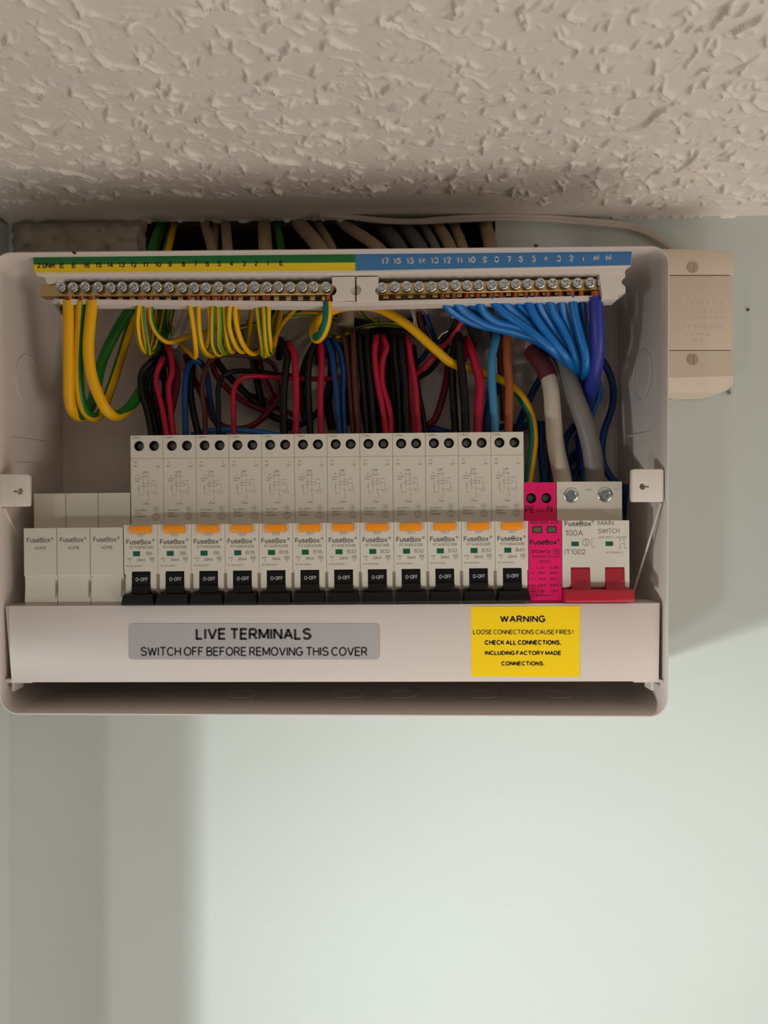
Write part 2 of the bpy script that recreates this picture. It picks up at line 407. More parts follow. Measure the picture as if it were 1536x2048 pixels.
def build_wall():
    rng = random.Random(4)
    bm = bmesh.new()
    y = WALL
    out = [(LX - 3, -1500), (1800, -1500), (1800, ceil_z(1800) + 30), (LX - 3, ceil_z(LX) + 30)]
    hole = []
    zt0, zt1, zb = ceil_z(HX0) + 2, ceil_z(HX1) + 2, 100
    for k in range(9): hole.append((HX0 + rng.uniform(-2.5, 2.5), zb + (zt0 - zb) * k / 8))
    for k in range(1, 24): hole.append((HX0 + (HX1 - HX0) * k / 24, zt0 + (zt1 - zt0) * k / 24 - max(0, rng.uniform(-3.0, 2.4))))
    for k in range(9): hole.append((HX1 + rng.uniform(-1.5, 1.5), zt1 + (zb - zt1) * k / 8))
    vo = [bm.verts.new(Vector((a, y, b)) * 0.001) for a, b in out]
    vh = [bm.verts.new(Vector((a, y, b)) * 0.001) for a, b in hole]
    es = [bm.edges.new((v[i], v[(i + 1) % len(v)])) for v in (vo, vh) for i in range(len(v))]
    bmesh.ops.triangle_fill(bm, edges=es, use_beauty=True, use_dissolve=False)
    for f in list(bm.faces):
        c = f.calc_center_median() * 1000
        if HX0 + 4 < c.x < HX1 - 4 and zb + 2 < c.z < zt0 - 4: bm.faces.remove(f)
    bmesh.ops.translate(bm, verts=bm.verts, vec=(0, 0, CZ))
    o = obj('wall_back', bm, M['wall'], origin=(0, 0, 0)); tag(o, kind='structure')
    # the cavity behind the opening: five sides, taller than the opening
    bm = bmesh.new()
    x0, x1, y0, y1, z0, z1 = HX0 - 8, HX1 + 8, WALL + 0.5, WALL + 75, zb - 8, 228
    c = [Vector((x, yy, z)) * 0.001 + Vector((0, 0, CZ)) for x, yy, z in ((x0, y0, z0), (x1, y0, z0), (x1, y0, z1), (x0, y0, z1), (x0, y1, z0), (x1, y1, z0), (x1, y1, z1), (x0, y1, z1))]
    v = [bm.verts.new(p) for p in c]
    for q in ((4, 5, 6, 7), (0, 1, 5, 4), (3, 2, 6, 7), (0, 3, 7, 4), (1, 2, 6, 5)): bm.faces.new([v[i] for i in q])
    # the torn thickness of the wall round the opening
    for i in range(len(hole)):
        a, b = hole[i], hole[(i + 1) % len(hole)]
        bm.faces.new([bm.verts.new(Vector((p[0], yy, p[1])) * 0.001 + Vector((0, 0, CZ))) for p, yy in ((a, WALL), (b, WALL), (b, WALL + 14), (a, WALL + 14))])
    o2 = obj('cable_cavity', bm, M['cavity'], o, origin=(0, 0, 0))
    # side wall: a short return that ends at the door frame
    bm = bmesh.new(); box(bm, LX - 120, LX, WALL - 98, WALL + 40, -1500, ceil_z(LX) - 3.2, off=(0, 0, CZ))
    o = obj('wall_left', bm, M['wall'], origin=(0, 0, 0)); tag(o, kind='structure')
build_wall()

def perlin(X, Y, seed):
    rng = np.random.RandomState(seed)
    perm = rng.permutation(512); ang = rng.rand(512) * 2 * np.pi
    xi = np.floor(X).astype(int); yi = np.floor(Y).astype(int)
    xf = X - xi; yf = Y - yi
    def g(ix, iy, dx, dy):
        a = ang[perm[(perm[ix % 512] + iy) % 512]]
        return np.cos(a) * dx + np.sin(a) * dy
    u = xf ** 3 * (xf * (xf * 6 - 15) + 10); v = yf ** 3 * (yf * (yf * 6 - 15) + 10)
    n00 = g(xi, yi, xf, yf); n10 = g(xi + 1, yi, xf - 1, yf)
    n01 = g(xi, yi + 1, xf, yf - 1); n11 = g(xi + 1, yi + 1, xf - 1, yf - 1)
    return ((n00 * (1 - u) + n10 * u) * (1 - v) + (n01 * (1 - u) + n11 * u) * v) * 1.41

def build_ceiling():
    xs = np.concatenate([[LX - 110, LX - 20], np.arange(LX + 0.05, 290, 0.75), [330, 500, 900, 1800]])
    ys = np.concatenate([[-1500, -300, 60], np.arange(228, WALL - 0.4, 0.75), [WALL - 0.1, WALL + 0.6]])
    X, Y = np.meshgrid(xs, ys)
    wx = X + 6.0 * perlin(X / 13 + 3, Y / 13, 1) + 0.9 * perlin(X / 4, Y / 4 + 9, 2)
    wy = Y + 6.0 * perlin(X / 13 + 30, Y / 13 + 7, 3) + 0.9 * perlin(X / 4 + 5, Y / 4, 4)
    def ridge(s, seed, w):
        n = perlin(wx / s + seed, wy / s + seed * 2.3, seed)
        gx = np.gradient(n, axis=1) / np.maximum(np.gradient(X, axis=1), 1e-3)
        gy = np.gradient(n, axis=0) / np.maximum(np.gradient(Y, axis=0), 1e-3)
        dist = np.abs(n) / np.maximum(np.sqrt(gx ** 2 + gy ** 2), 0.02)
        return np.exp(-(dist / w) ** 2)
    big = np.clip((X - 60) / 140, 0, 1)
    w1 = 0.62 + 0.45 * perlin(X / 8, Y / 8, 20) + 0.35 * big
    w1 = np.maximum(w1, 0.4)
    m1 = np.clip(perlin(X / 11 + 2, Y / 11, 11) * 2.2 + 0.42, 0, 1.2)
    m2 = np.clip(perlin(X / 9 + 8, Y / 9, 12) * 2.4 + 0.12, 0, 1.1)
    m3 = np.clip(perlin(X / 10 + 18, Y / 10, 13) * 2.4 - 0.05, 0, 1.0)
    H = 2.25 * ridge(25, 5, w1) * m1 + 1.75 * ridge(19, 6, w1 * 0.9) * m2 + 1.4 * ridge(14, 7, w1 * 0.8) * m3
    blob = np.clip(perlin(X / 4.0, Y / 4.0, 14) - 0.5, 0, 1) * 4.0
    H = H + blob * np.clip(perlin(X / 14, Y / 14, 15) + 0.3, 0, 1)
    H += 0.09 * perlin(X / 2.2, Y / 2.2, 16) + 0.5 * perlin(X / 45, Y / 45, 18)
    # right part: broader, flatter dabs
    edge = WALL - 36 + 7 * perlin(X / 40, Y * 0 + 2.2, 17) + np.clip((X - 60) / 60, 0, 1) * 22 + np.clip((-150 - X) / 60, 0, 1) * 14
    fade = np.clip((edge - Y) / 3.0, 0, 1)
    base = 0.35 * (1 - fade)
    inside = (X > LX - 1) & (X < 288) & (Y > 229)
    H = np.where(inside, H * fade + base + 0.12 * perlin(X / 6, Y / 25, 19), 0)
    # small torn crust where the ceiling meets the wall
    H += np.where(inside, np.exp(-((WALL - Y) / 1.6) ** 2) * np.clip(perlin(X / 5, Y * 0 + 1.3, 21) * 3.0, 0, 1) * 1.6, 0)
    cz = 182.6 + (X - -242.2) / 484.4 * 4.7
    Z = cz - H
    ny, nx = X.shape
    co = np.stack([X, Y, Z], -1).reshape(-1, 3) * 0.001
    co[:, 2] += CZ
    idx = np.arange(nx * ny).reshape(ny, nx)
    f = np.stack([idx[:-1, :-1], idx[1:, :-1], idx[1:, 1:], idx[:-1, 1:]], -1).reshape(-1, 4)
    me = bpy.data.meshes.new('ceiling')
    me.vertices.add(len(co)); me.vertices.foreach_set('co', co.ravel())
    me.loops.add(f.size); me.loops.foreach_set('vertex_index', f.ravel())
    me.polygons.add(len(f)); me.polygons.foreach_set('loop_start', np.arange(0, f.size, 4)); me.polygons.foreach_set('loop_total', np.full(len(f), 4))
    me.update(calc_edges=True); me.validate()
    me.polygons.foreach_set('use_smooth', [True] * len(me.polygons))
    me.materials.append(M['ceiling'])
    o = bpy.data.objects.new('ceiling', me); COL.objects.link(o)
    tag(o, kind='structure')
build_ceiling()

# loose plaster infill on the wall left of the cable opening
def build_plaster():
    rng = random.Random(9)
    nx, nz = 46, 16
    x0, x1 = 26, 292; yt, yb = 447, 560
    bm = bmesh.new(); g = []
    X = np.linspace(0, 1, nx); Z = np.linspace(0, 1, nz)
    XX, ZZ = np.meshgrid(X, Z)
    n = perlin(XX * 9, ZZ * 4 + 1, 31) * 2.4 + perlin(XX * 22, ZZ * 9, 32) * 1.2
    for j in range(nz):
        row = []
        for i in range(nx):
            e = min(i, nx - 1 - i, 3 * j) / 3.0
            th = (7.5 + 1.8 * n[j, i] - 1.5 * (j > 3) - 1.5 * (j > 5)) * min(1, 0.12 + e)
            px = x0 + (x1 - x0) * X[i]; py = yt + (yb - yt) * Z[j]
            if j == 0: py -= 6 - 1.5 * max(0, n[j, i]) + 8 * X[i]
            row.append(bm.verts.new(P(px + (rng.uniform(-3, 3) if i in (0, nx - 1) else 0), py, WALL - max(0.6, th))))
        g.append(row)
    for j in range(nz - 1):
        for i in range(nx - 1): bm.faces.new((g[j][i], g[j][i + 1], g[j + 1][i + 1], g[j + 1][i]))
    bmesh.ops.triangulate(bm, faces=bm.faces)
    r = bmesh.ops.extrude_face_region(bm, geom=bm.faces)
    for v in r['geom']:
        if isinstance(v, bmesh.types.BMVert): v.co.y = (WALL - 0.1) * 0.001
    o = obj('plaster_patch', bm, M['plaster'], ang=60)
    tag(o, 'rough lumpy plaster infill on the wall above the fuse box, left of the cables', 'plaster patch')
build_plaster()

# ------------------------------------------------------------------ fuse box enclosure
QF = [(-203.5, 135.0), (148.4, 138.4), (147.6, -106.9), (-199.5, -105.4)]     # front rim TL TR BR BL (mm, from the camera axis)
QB = [(-203.0, 133.5), (147.6, 134.5), (147.0, -105.6), (-200.0, -104.5)]
DF, DB = 398.0, 482.0
def inset(q, d):
    return [(q[0][0] + d, q[0][1] - d), (q[1][0] - d, q[1][1] - d), (q[2][0] - d, q[2][1] + d), (q[3][0] + d, q[3][1] + d)]
def lp(q, r, d): return [Vector((x, d, z)) * 0.001 + Vector((0, 0, CZ)) for x, z in rquad(q, r)]
def build_enclosure():
    base = Vector((-0.028, 0.44, CZ - 0.107))
    root = thing('fuse_box', base, 'open white plastic fuse box enclosure fixed to the wall under the ceiling', 'fuse box')
    bm = bmesh.new()
    loft(bm, [lp(QB, 10, DB), lp(QF, 10, DF + 2.2), lp(inset(QF, 0.35), 9.8, DF + 0.8), lp(inset(QF, 0.8), 9.3, DF), lp(inset(QF, 1.3), 8.8, DF),
              lp(inset(QF, 1.7), 8.4, DF + 0.7), lp(inset(QF, 1.9), 8.2, DF + 10), lp(inset(QB, 2.8), 7.8, DB - 5.5), lp(inset(QB, 4.4), 6.8, DB - 4)])
    cut = bmesh.new(); box(cut, -158, 66, 447, 476, 120, 145, off=(0, 0, CZ))
    bm = boolean(bm, [cut])
    obj('shell', bm, M['box'], root, base)
    # fixing lugs for the lid on both side walls
    def lug(x0, y0, x1, y1, d, side):
        b = bmesh.new(); px_prism(b, px_rrect(x0, y0, x1, y1, 5), d, 4)
        bevel(b, 0.6, 2, 50)
        cx, cy = (x0 + x1) / 2, (y0 + y1) / 2
        if side > 0: kx = x0 + 24
        else: kx = x1 - 21
        k = bmesh.new(); px_prism(k, [(kx + 6.5 * math.cos(t * math.pi / 8), cy + 2 + 6.5 * math.sin(t * math.pi / 8)) for t in range(16)], d - 2, 8)
        k2 = bmesh.new()
        xa, xb = (kx, kx + 13) if side > 0 else (kx - 13, kx)
        px_prism(k2, [(xa, cy + 0), (xb, cy + 0.5), (xb, cy + 3.5), (xa, cy + 4)], d - 2, 8)
        b = boolean(b, [k, k2])
        return b
    obj('lid_lug', lug(1264, 938, 1328, 1004, 399.5, 1), M['clip'], root, base)
    obj('lid_lug', lug(-12, 948, 57, 1013, 399.5, -1), M['clip'], root, base)
    # ribs that carry the lugs along the side walls
    for (xa, ya, da), (xb, yb, db) in ((((1322), 1006, 402), (1262, 1200, 425)), ((8, 1016, 402), (46, 1092, 425))):
        b = bmesh.new(); tube(b, [P(xa, ya, da), P((xa + xb) / 2, (ya + yb) / 2, (da + db) / 2), P(xb, yb, db)], 0.0006, 8, 4)
        obj('rib', b, M['box'], root, base)
    # embossed knock-out rings on the side walls and bottom
    def ko(c, axis, r):
        b = bmesh.new(); n = 40; L = []
        for k in range(n):
            a = 2 * math.pi * k / n
            if axis == 'x': L.append(Vector((c[0], c[1] + r * math.cos(a), c[2] + r * math.sin(a))))
            else: L.append(Vector((c[0] + r * math.cos(a), c[1] + r * math.sin(a), c[2])))
        L.append(L[0].copy()); L.append(L[1].copy())
        tube(b, [p * 0.001 + Vector((0, 0, CZ)) for p in L], 0.00018, 6, 1)
        return b
    obj('knockout', ko((144.7, 432, 77), 'x', 14), M['box'], root, base)
    obj('knockout', ko((-200.1, 432, 74), 'x', 14), M['box'], root, base)
    for px in (-80, -20, 10, 55, 98): obj('knockout', ko((px, 432, -102.4), 'z', 8.5), M['box'], root, base)
    # seams low on the side walls
    for pts in (((1254, 873, 447), (1290, 866, 425), (1335, 855, 402)), ((-2, 872, 402), (60, 880, 430), (100, 886, 455)), ((-2, 923, 402), (60, 927, 430), (100, 929, 455))):
        b = bmesh.new(); tube(b, [P(*p) for p in pts], 0.0003, 6, 5)
        obj('wall_seam', b, M['box'], root, base)
    # lower ledge hooks that hold the cover
    for x0, x1, y0 in ((10, 64, 1358), (1268, 1326, 1357)):
        b = bmesh.new(); px_prism(b, [(x0, y0), (x1, y0 + 3), (x1, y0 + 8), (x0, y0 + 8)], 401.2, 14)
        px_prism(b, [(x0 + (14 if x0 < 100 else 34), y0 + 8), (x0 + (19 if x0 < 100 else 39), y0 + 8), (x0 + (19 if x0 < 100 else 39), y0 + 24), (x0 + (14 if x0 < 100 else 34), y0 + 24)], 403, 10)
        obj('cover_hook', b, M['box'], root, base)
    # small moulding nicks on the rim
    for nx_, ny_ in ((148, 505), (1072, 490.5)):
        b = bmesh.new(); px_prism(b, [(nx_ - 4, ny_ - 2), (nx_ + 3, ny_ - 2), (nx_ + 4, ny_ + 2), (nx_ - 2, ny_ + 2)], 397.7, 1.0)
        obj('moulding_nick', b, M['hole'], root, base)
build_enclosure()

# DIN rail that carries the modules
base = P(660, 1080, 460)
root = thing('mounting_rail', base, 'galvanised steel mounting rail behind the row of modules', 'rail')
b = bmesh.new(); box(b, -196, 138, 461, 463, -26, 9, off=(0, 0, CZ)); box(b, -196, 138, 456, 461, 8, 9.5, off=(0, 0, CZ)); box(b, -196, 138, 456, 461, -26, -24.5, off=(0, 0, CZ))
obj('rail_channel', b, M['steel'], root, base)
for px in (-190, 132):
    b = bmesh.new(); box(b, px - 6, px + 6, 463, 478.5, -22, 5, off=(0, 0, CZ)); obj('rail_foot', b, M['steel'], root, base)

# ------------------------------------------------------------------ front cover with its labels
def build_cover():
    base = P(665, 1365, 402)
    root = thing('front_cover', base, 'long white cover plate below the modules, with grey and yellow labels', 'cover')
    poly = [(10, 1212), (1320, 1206), (1318, 1363), (23, 1365)]
    b = bmesh.new(); px_prism(b, poly, 401, 1.4)
    px_prism(b, [(10, 1212), (1320, 1206), (1319.8, 1211), (10.5, 1217)], 402, 20)
    px_prism(b, [(22.5, 1360), (1318, 1358), (1318, 1363), (23, 1365)], 402, 16)
    bevel(b, 0.35, 2, 50)
    obj('plate', b, M['cover'], root, base)
    b = bmesh.new(); px_prism(b, px_rrect(257, 1247, 759, 1319, 8), 400.75, 0.3)
    lab = obj('grey_label', b, M['plate_grey'], root, base); tag(lab, 'silver grey rounded label reading LIVE TERMINALS')
    def ptext(bm, s, cx, cy, w, h, d, bold=0.0):
        k = d / F
        text(bm, s, (cx - 768) * k, (1024 - cy) * k, w * k, h * k, d, bold)
    b = bmesh.new()
    ptext(b, 'LIVE TERMINALS', 507, 1268, 232, 24, 400.68, 0.033)
    ptext(b, 'SWITCH OFF BEFORE REMOVING THIS COVER', 508, 1303, 454, 18.5, 400.68, 0.016)
    bmesh.ops.translate(b, verts=b.verts, vec=(0, 0, CZ))
    obj('lettering', b, M['black_print'], lab, base, fin=False)
    b = bmesh.new(); px_prism(b, [(942, 1213), (1160, 1212), (1160, 1354), (943, 1353)], 400.8, 0.25)
    w = obj('warning_label', b, M['warn_yellow'], root, base); tag(w, 'bright yellow WARNING label about loose connections')
    b = bmesh.new()
    ptext(b, 'WARNING', 1045.5, 1238, 91, 14, 400.72, 0.04)
    ptext(b, 'LOOSE CONNECTIONS CAUSE FIRES !', 1046.5, 1264, 201, 9.5, 400.72, 0.012)
    ptext(b, 'CHECK ALL CONNECTIONS,', 1046, 1285, 153, 9.8, 400.72, 0.045)
    ptext(b, 'INCLUDING FACTORY MADE', 1046, 1306, 153, 9, 400.72, 0.045)
    ptext(b, 'CONNECTIONS.', 1046, 1327, 87, 9, 400.72, 0.045)
    bmesh.ops.translate(b, verts=b.verts, vec=(0, 0, CZ))
    obj('lettering', b, M['black_print'], w, base, fin=False)
build_cover()

# ------------------------------------------------------------------ screws (shared meshes)
def screw_mesh(r, name, m, rim=True):
    b = bmesh.new(); n = 24
    prof = [(0, 1.6), (0.92, 1.6), (1.0, 1.5), (1.0, 0.25), (0.9, 0.0), (0.66, -0.08), (0.6, 0.12), (0.0, 0.22)]
    rings = []
    L = []
    for q, y in prof[1:-1]:
        L.append([Vector((q * r * math.cos(2 * math.pi * i / n), y, q * r * math.sin(2 * math.pi * i / n))) * 0.001 for i in range(n)])
    loft(b, L)
    c1 = bmesh.new(); box(c1, -r * 0.56, r * 0.56, -1, 0.95, -r * 0.15, r * 0.15)
    c2 = bmesh.new(); box(c2, -r * 0.15, r * 0.15, -1, 0.95, -r * 0.56, r * 0.56)
    b = boolean(b, [c1, c2])
    for a in (45, 135):      # fine marks between the slots
        c = bmesh.new(); box(c, -r * 0.5, r * 0.5, -1, 0.35, -r * 0.04, r * 0.04)
        bmesh.ops.rotate(c, verts=c.verts, cent=(0, 0, 0), matrix=Matrix.Rotation(math.radians(a), 3, 'Y'))
        b = boolean(b, [c])
    finish(b)
    me = bpy.data.meshes.new(name); b.to_mesh(me); b.free(); me.materials.append(m); smooth(me, 40)
    return me
ME_BAR = screw_mesh(2.65, 'bar_screw', M['zinc'])
ME_BIG = screw_mesh(3.95, 'big_screw', M['zinc'])
ME_WELL = screw_mesh(2.35, 'well_screw', M['dark_zinc'])
def place_mesh(name, me, loc, parent, ry=0.0, rx=0.0):
    o = bpy.data.objects.new(name, me); COL.objects.link(o); o.parent = parent
    o.location = loc; o.rotation_euler = (rx, ry, 0); return o

# ------------------------------------------------------------------ modules
ZF = lambda py: (1205 - py) * 404 / F             # front face pixels -> local mm
ZU = lambda py: (1024 - py) * 416 / F + 47.54     # upper face pixels -> local mm
kf, ku = 404 / F, 416 / F
def dev_body(w, ztop, wells, toggles, mat_, root, groove=None, well_r=2.75, recess=True):
    """w mm wide; wells = [(x,z)], toggles = [(x0,x1)] openings"""
    b = bmesh.new(); h = w / 2
    zst = 41.9; zc = ZF(1138)
    back = 54
    up = [(12, ztop)]
    if groove: up += [(12, groove + 0.2), (12.35, groove + 0.1), (12.35, groove - 0.1), (12, groove - 0.2)]
    head = [(back, ztop)] + up + [(12, zst), (0, zst)]
    cheek = head + [(0, 8.5), (0.6, 7.0), (2.2, 5.8), (3.5, 5.3), (3.5, 0.8), (0.2, 0.6), (0.2, -2.0), (8, -2.2), (8, -10), (back, -10)]
    cen = head + [(0, zc), (6.5, zc - 0.6), (8.5, 9), (8, 0.8), (0.2, 0.6), (0.2, -2.0), (8, -2.2), (8, -10), (back, -10)]
    flat = head + [(0, -2.0), (8, -2.2), (8, -10), (back, -10)]
    extrude_x(b, cheek if toggles else flat, -h, h)
    cuts = []
    for a, c in toggles:
        q = bmesh.new(); extrude_x(q, [(-5, zc), (6.5, zc - 0.6), (8.5, 9), (8, 0.8), (-5, 0.8)], a, c); cuts.append(q)
    if toggles and w < 20:      # relieved outer edges beside the toggle
        for a in (-h - 1, h - 0.85):
            q = bmesh.new(); extrude_x(q, [(-2, 16.2), (0.4, 16.2), (1.7, 15.4), (1.9, 5.6), (-2, 5.6)], a, a + 1.85); cuts.append(q)
    for x, z in wells:
        c = bmesh.new(); cyl(c, (x, z), well_r, 5, 19, 24); cuts.append(c)
    b2 = boolean(b, cuts) if cuts else b
    return obj('body', b2, mat_, root, fin=True, ang=30)

def toggle(root, x0, x1, m, flare=None, word=None):
    b = bmesh.new(); g = 0.15
    prof = [(5.8, ZF(1139)), (1.6, ZF(1140)), (0.6, ZF(1144)), (0.2, ZF(1165)), (-0.2, ZF(1166)), (0.1, ZF(1167.4)), (-1.6, 6.2), (-4.5, 5.4), (-4.5, 0.6), (5.0, 0.6)]
    extrude_x(b, prof, x0 + g, x1 - g)
    return b

def flare(b, x0, x1, zb=0.2, zt=5.6):
    L = []
    for x, ins in ((x0, 0.0), (x0 + 0.9, 0), (x1 - 0.9, 0), (x1, 0.0)): pass
    extr = [(3.0, zb), (-5.2, zb), (-6.2, zb + 0.8), (-6.2, zt - 1.4), (-5.0, zt), (3.0, zt - 0.1)]
    A = [Vector((x0 - 0.35 if z < 3 else x0 + 0.25, y, z)) * 0.001 for y, z in extr]
    B = [Vector((x1 + 0.35 if z < 3 else x1 - 0.25, y, z)) * 0.001 for y, z in extr]
    loft(b, [A, B])

def face_print(bm, rating, code, y=-0.05):
    t = lambda s, dx, py, w, h, bold=0.0: text(bm, s, dx * kf, ZF(py), w * kf, h * kf, y, bold)
    t('FuseBox', -4, 1080, 50, 10.5, 0.03); t('\u00ae', 25.5, 1076.5, 5.5, 5.5)
    t(code, 1, 1090.7, 47, 5.6)
    t(rating, 17 if len(rating) < 3 else 16.5, 1103, 12 if len(rating) < 3 else 18, 7.4)
    t('30mA', 0.5, 1116, 18, 6.2)
    t('400V~', -22, 1113.5, 11, 3.2); t('3', -22, 1119, 3, 3.8)
    t('6000', 22, 1114, 10, 4); t('3', 22, 1120.5, 4, 3.6)
    seg(bm, 16.5 * kf, ZF(1111), 27.5 * kf, ZF(1111), 0.12, y); seg(bm, 16.5 * kf, ZF(1117.4), 27.5 * kf, ZF(1117.4), 0.12, y)
    t('IEC/EN 61009-1', -12.5, 1128, 32, 3.2)

def upper_print(bm, y=11.95):
    t = lambda s, dx, py, w, h, bold=0.0: text(bm, s, dx * ku, ZU(py), w * ku, h * ku, y, bold)
    t('1.2Nm', -21, 871.5, 17, 4.2)
    t('N', -22.5, 921, 3.4, 4.2); t('OUT', -22.5, 928.5, 8, 3.6)
    t('L', 22, 921.5, 3, 4.2); t('OUT', 22, 929.5, 8, 3.6)
    t('Load', -3.5, 940, 10, 4)
    t('N', -6.5, 944.8, 2.8, 3); t('L', 1, 944.8, 2.6, 3)
    t('OUT OUT', -3, 949.5, 15, 3)
    t('N', -17, 947.5, 3, 3.4)
    t('In Ready', -17, 953.5, 14, 2.6); t('30ms', -19, 958.5, 9, 2.8)
    S = lambda a, b_, c, d: seg(bm, a * ku, ZU(b_), c * ku, ZU(d), 0.11, y)
    S(-7, 954, -7, 982); S(1, 954, 1, 970); S(-10, 963, 9, 963); S(-10, 969, 9, 969); S(-10, 963, -10, 969); S(9, 963, 9, 969)
    S(1, 958, 17, 958); S(17, 966, 17, 978); S(9, 966, 17, 966); S(1, 975, 1, 983); S(1, 983, 4, 991); S(4, 991, 1, 998); S(1, 979, 12, 981)
    S(-16, 965, -16, 986); S(-16, 986, -7, 986); S(-16, 968, -18, 973); S(-18, 973, -16, 977)
    S(12, 979, 20, 979); S(12, 984, 20, 984); S(12, 979, 12, 984); S(20, 979, 20, 984); S(12, 955.5, 16, 957.5)
    t('L', -3, 999.5, 2.6, 3.2); t('In Supply', -2, 1003.5, 13, 2.6)
    t('I\u0394n=30mA', -13, 1016.5, 24, 3.6, 0.01); t('230V~', -16, 1022.8, 17, 3.8, 0.01); t('50/60Hz', -14.5, 1029, 20, 3.8, 0.01)
    ring(bm, 17 * ku, ZU(1029.5), 6.6 * ku, 0.22, y); ring(bm, 17 * ku, ZU(1027.5), 2.2 * ku, 0.18, y, 10, 20, 270); ring(bm, 17 * ku, ZU(1031.5), 2.2 * ku, 0.18, y, 10, -160, 90)
    ring(bm, 17 * ku, ZU(1014.5), 3.0 * ku, 0.16, y, 12)
    for k in range(8):
        a = math.radians(45 * k); a2 = a + math.radians(28)
        seg(bm, 17 * ku + 6 * ku * math.cos(a), ZU(1014.5) + 6 * ku * math.sin(a), 17 * ku + 6 * ku * math.cos(a2), ZU(1014.5) + 6 * ku * math.sin(a2), 0.14, y)
    t('A', 17, 1014.5, 2.6, 3.2)

W1 = 17.55
def make_rcbo(rating, code):
    root = thing('circuit_breaker', (0, 0, 0), 'x', 'breaker', 'breakers in the row')
    wells = [(-15.5 * ku, ZU(888)), (14.5 * ku, ZU(888))]
    body = dev_body(W1, 90.0, wells, [(-4.95, 5.0)], M['device'], root, groove=ZU(913))
    for i, (x, z) in enumerate(wells):
        # dark lining of the well with the screw at its bottom
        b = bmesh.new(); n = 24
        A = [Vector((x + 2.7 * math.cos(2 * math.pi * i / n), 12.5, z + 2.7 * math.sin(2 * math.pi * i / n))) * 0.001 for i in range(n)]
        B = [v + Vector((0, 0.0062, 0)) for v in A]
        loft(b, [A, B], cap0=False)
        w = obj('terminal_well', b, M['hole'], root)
        place_mesh('screw', ME_WELL, (x * 0.001, 0.0150, z * 0.001), w, ry=random.uniform(0, 1.5))
    bt = toggle(root, -4.95, 5.0, None); flare(bt, -8.1, 8.0); 
    tg = obj('toggle', bt, M['black'], root)
    b = bmesh.new(); text(b, 'O-OFF', 0.3, ZF(1155), 25 * kf, 8 * kf, 0.12, 0.03)
    bmesh.ops.rotate(b, verts=b.verts, cent=Vector((0, 0.00012, ZF(1155) * 0.001)), matrix=Matrix.Rotation(math.radians(-4.5), 3, 'X'))
    bmesh.ops.translate(b, verts=b.verts, vec=(0, 0.0001, 0))
    obj('off_mark', b, M['toggle_print'], tg, fin=False)
    # moulded frame + orange test button
    b = bmesh.new(); zb, zt = ZF(1070.5), ZF(1046)
    box(b, -6.7, 6.7, -0.25, 1, zb, ZF(1063)); box(b, -6.7, -5.6, -0.25, 1, ZF(1063), zt); box(b, 5.75, 6.7, -0.25, 1, ZF(1063), zt)
    obj('button_frame', b, M['device'], root)
    obj('test_button', bbox_bm(-5.45, 5.6, -1.7, 1, ZF(1062), ZF(1047.5), 0.3), M['orange'], root)
    obj('indicator', bbox_bm(-15.5 * kf, -1.5 * kf, -0.12, 1, ZF(1108.5), ZF(1098.5), 0.05, 1), M['green_flag'], root)
    b = bmesh.new(); face_print(b, rating, code); text(b, 'TEST', 1 * kf, ZF(1066.5), 17 * kf, 5 * kf, -0.3)
    obj('face_print', b, M['grey_print'], root, fin=False)
    b = bmesh.new(); upper_print(b); obj('terminal_print', b, M['grey_print'], root, fin=False)
    return root

random.seed(5)
kinds = [('B6', 'RTA060630B', 3), ('B16', 'RTA061630B', 3), ('B32', 'RTA063230B', 5), ('B40', 'RTA064030B', 1)]
place_words = {
    'B6': ['cream breaker marked B6, first breaker right of the three blank modules', 'cream breaker marked B6, middle one of the three marked B6', 'cream breaker marked B6, standing next to the first B16 breaker'],
    'B16': ['cream breaker marked B16, standing next to the B6 breakers', 'cream breaker marked B16, middle one of the three marked B16', 'cream breaker marked B16, standing next to the first B32 breaker'],
    'B32': ['cream breaker marked B32, standing next to the B16 breakers', 'cream breaker marked B32, second B32 from the B16 breakers', 'cream breaker marked B32, middle one of the five marked B32', 'cream breaker marked B32, second B32 from the B40 breaker', 'cream breaker marked B32, standing next to the B40 breaker'],
    'B40': ['cream breaker marked B40, last breaker before the magenta surge module'],
}
idx = 0
ROLL = -math.radians(0.58)
def row_loc(x_mm, i):
    return Vector((x_mm * 0.001, 0.404, CZ + (-(1205.5 - 1024) * kf + 0.10 + 0.17 * (i - 6)) * 0.001))
for rating, code, cnt in kinds:
    proto = None
    for k in range(cnt):
        if proto is None: proto = make_rcbo(rating, code); o = proto
        else: o = copy_tree(proto)
        o['label'] = place_words[rating][k]
        o.location = row_loc(-127.5 + 17.73 * idx, idx)
        o.rotation_euler = (0, ROLL, 0)
        idx += 1

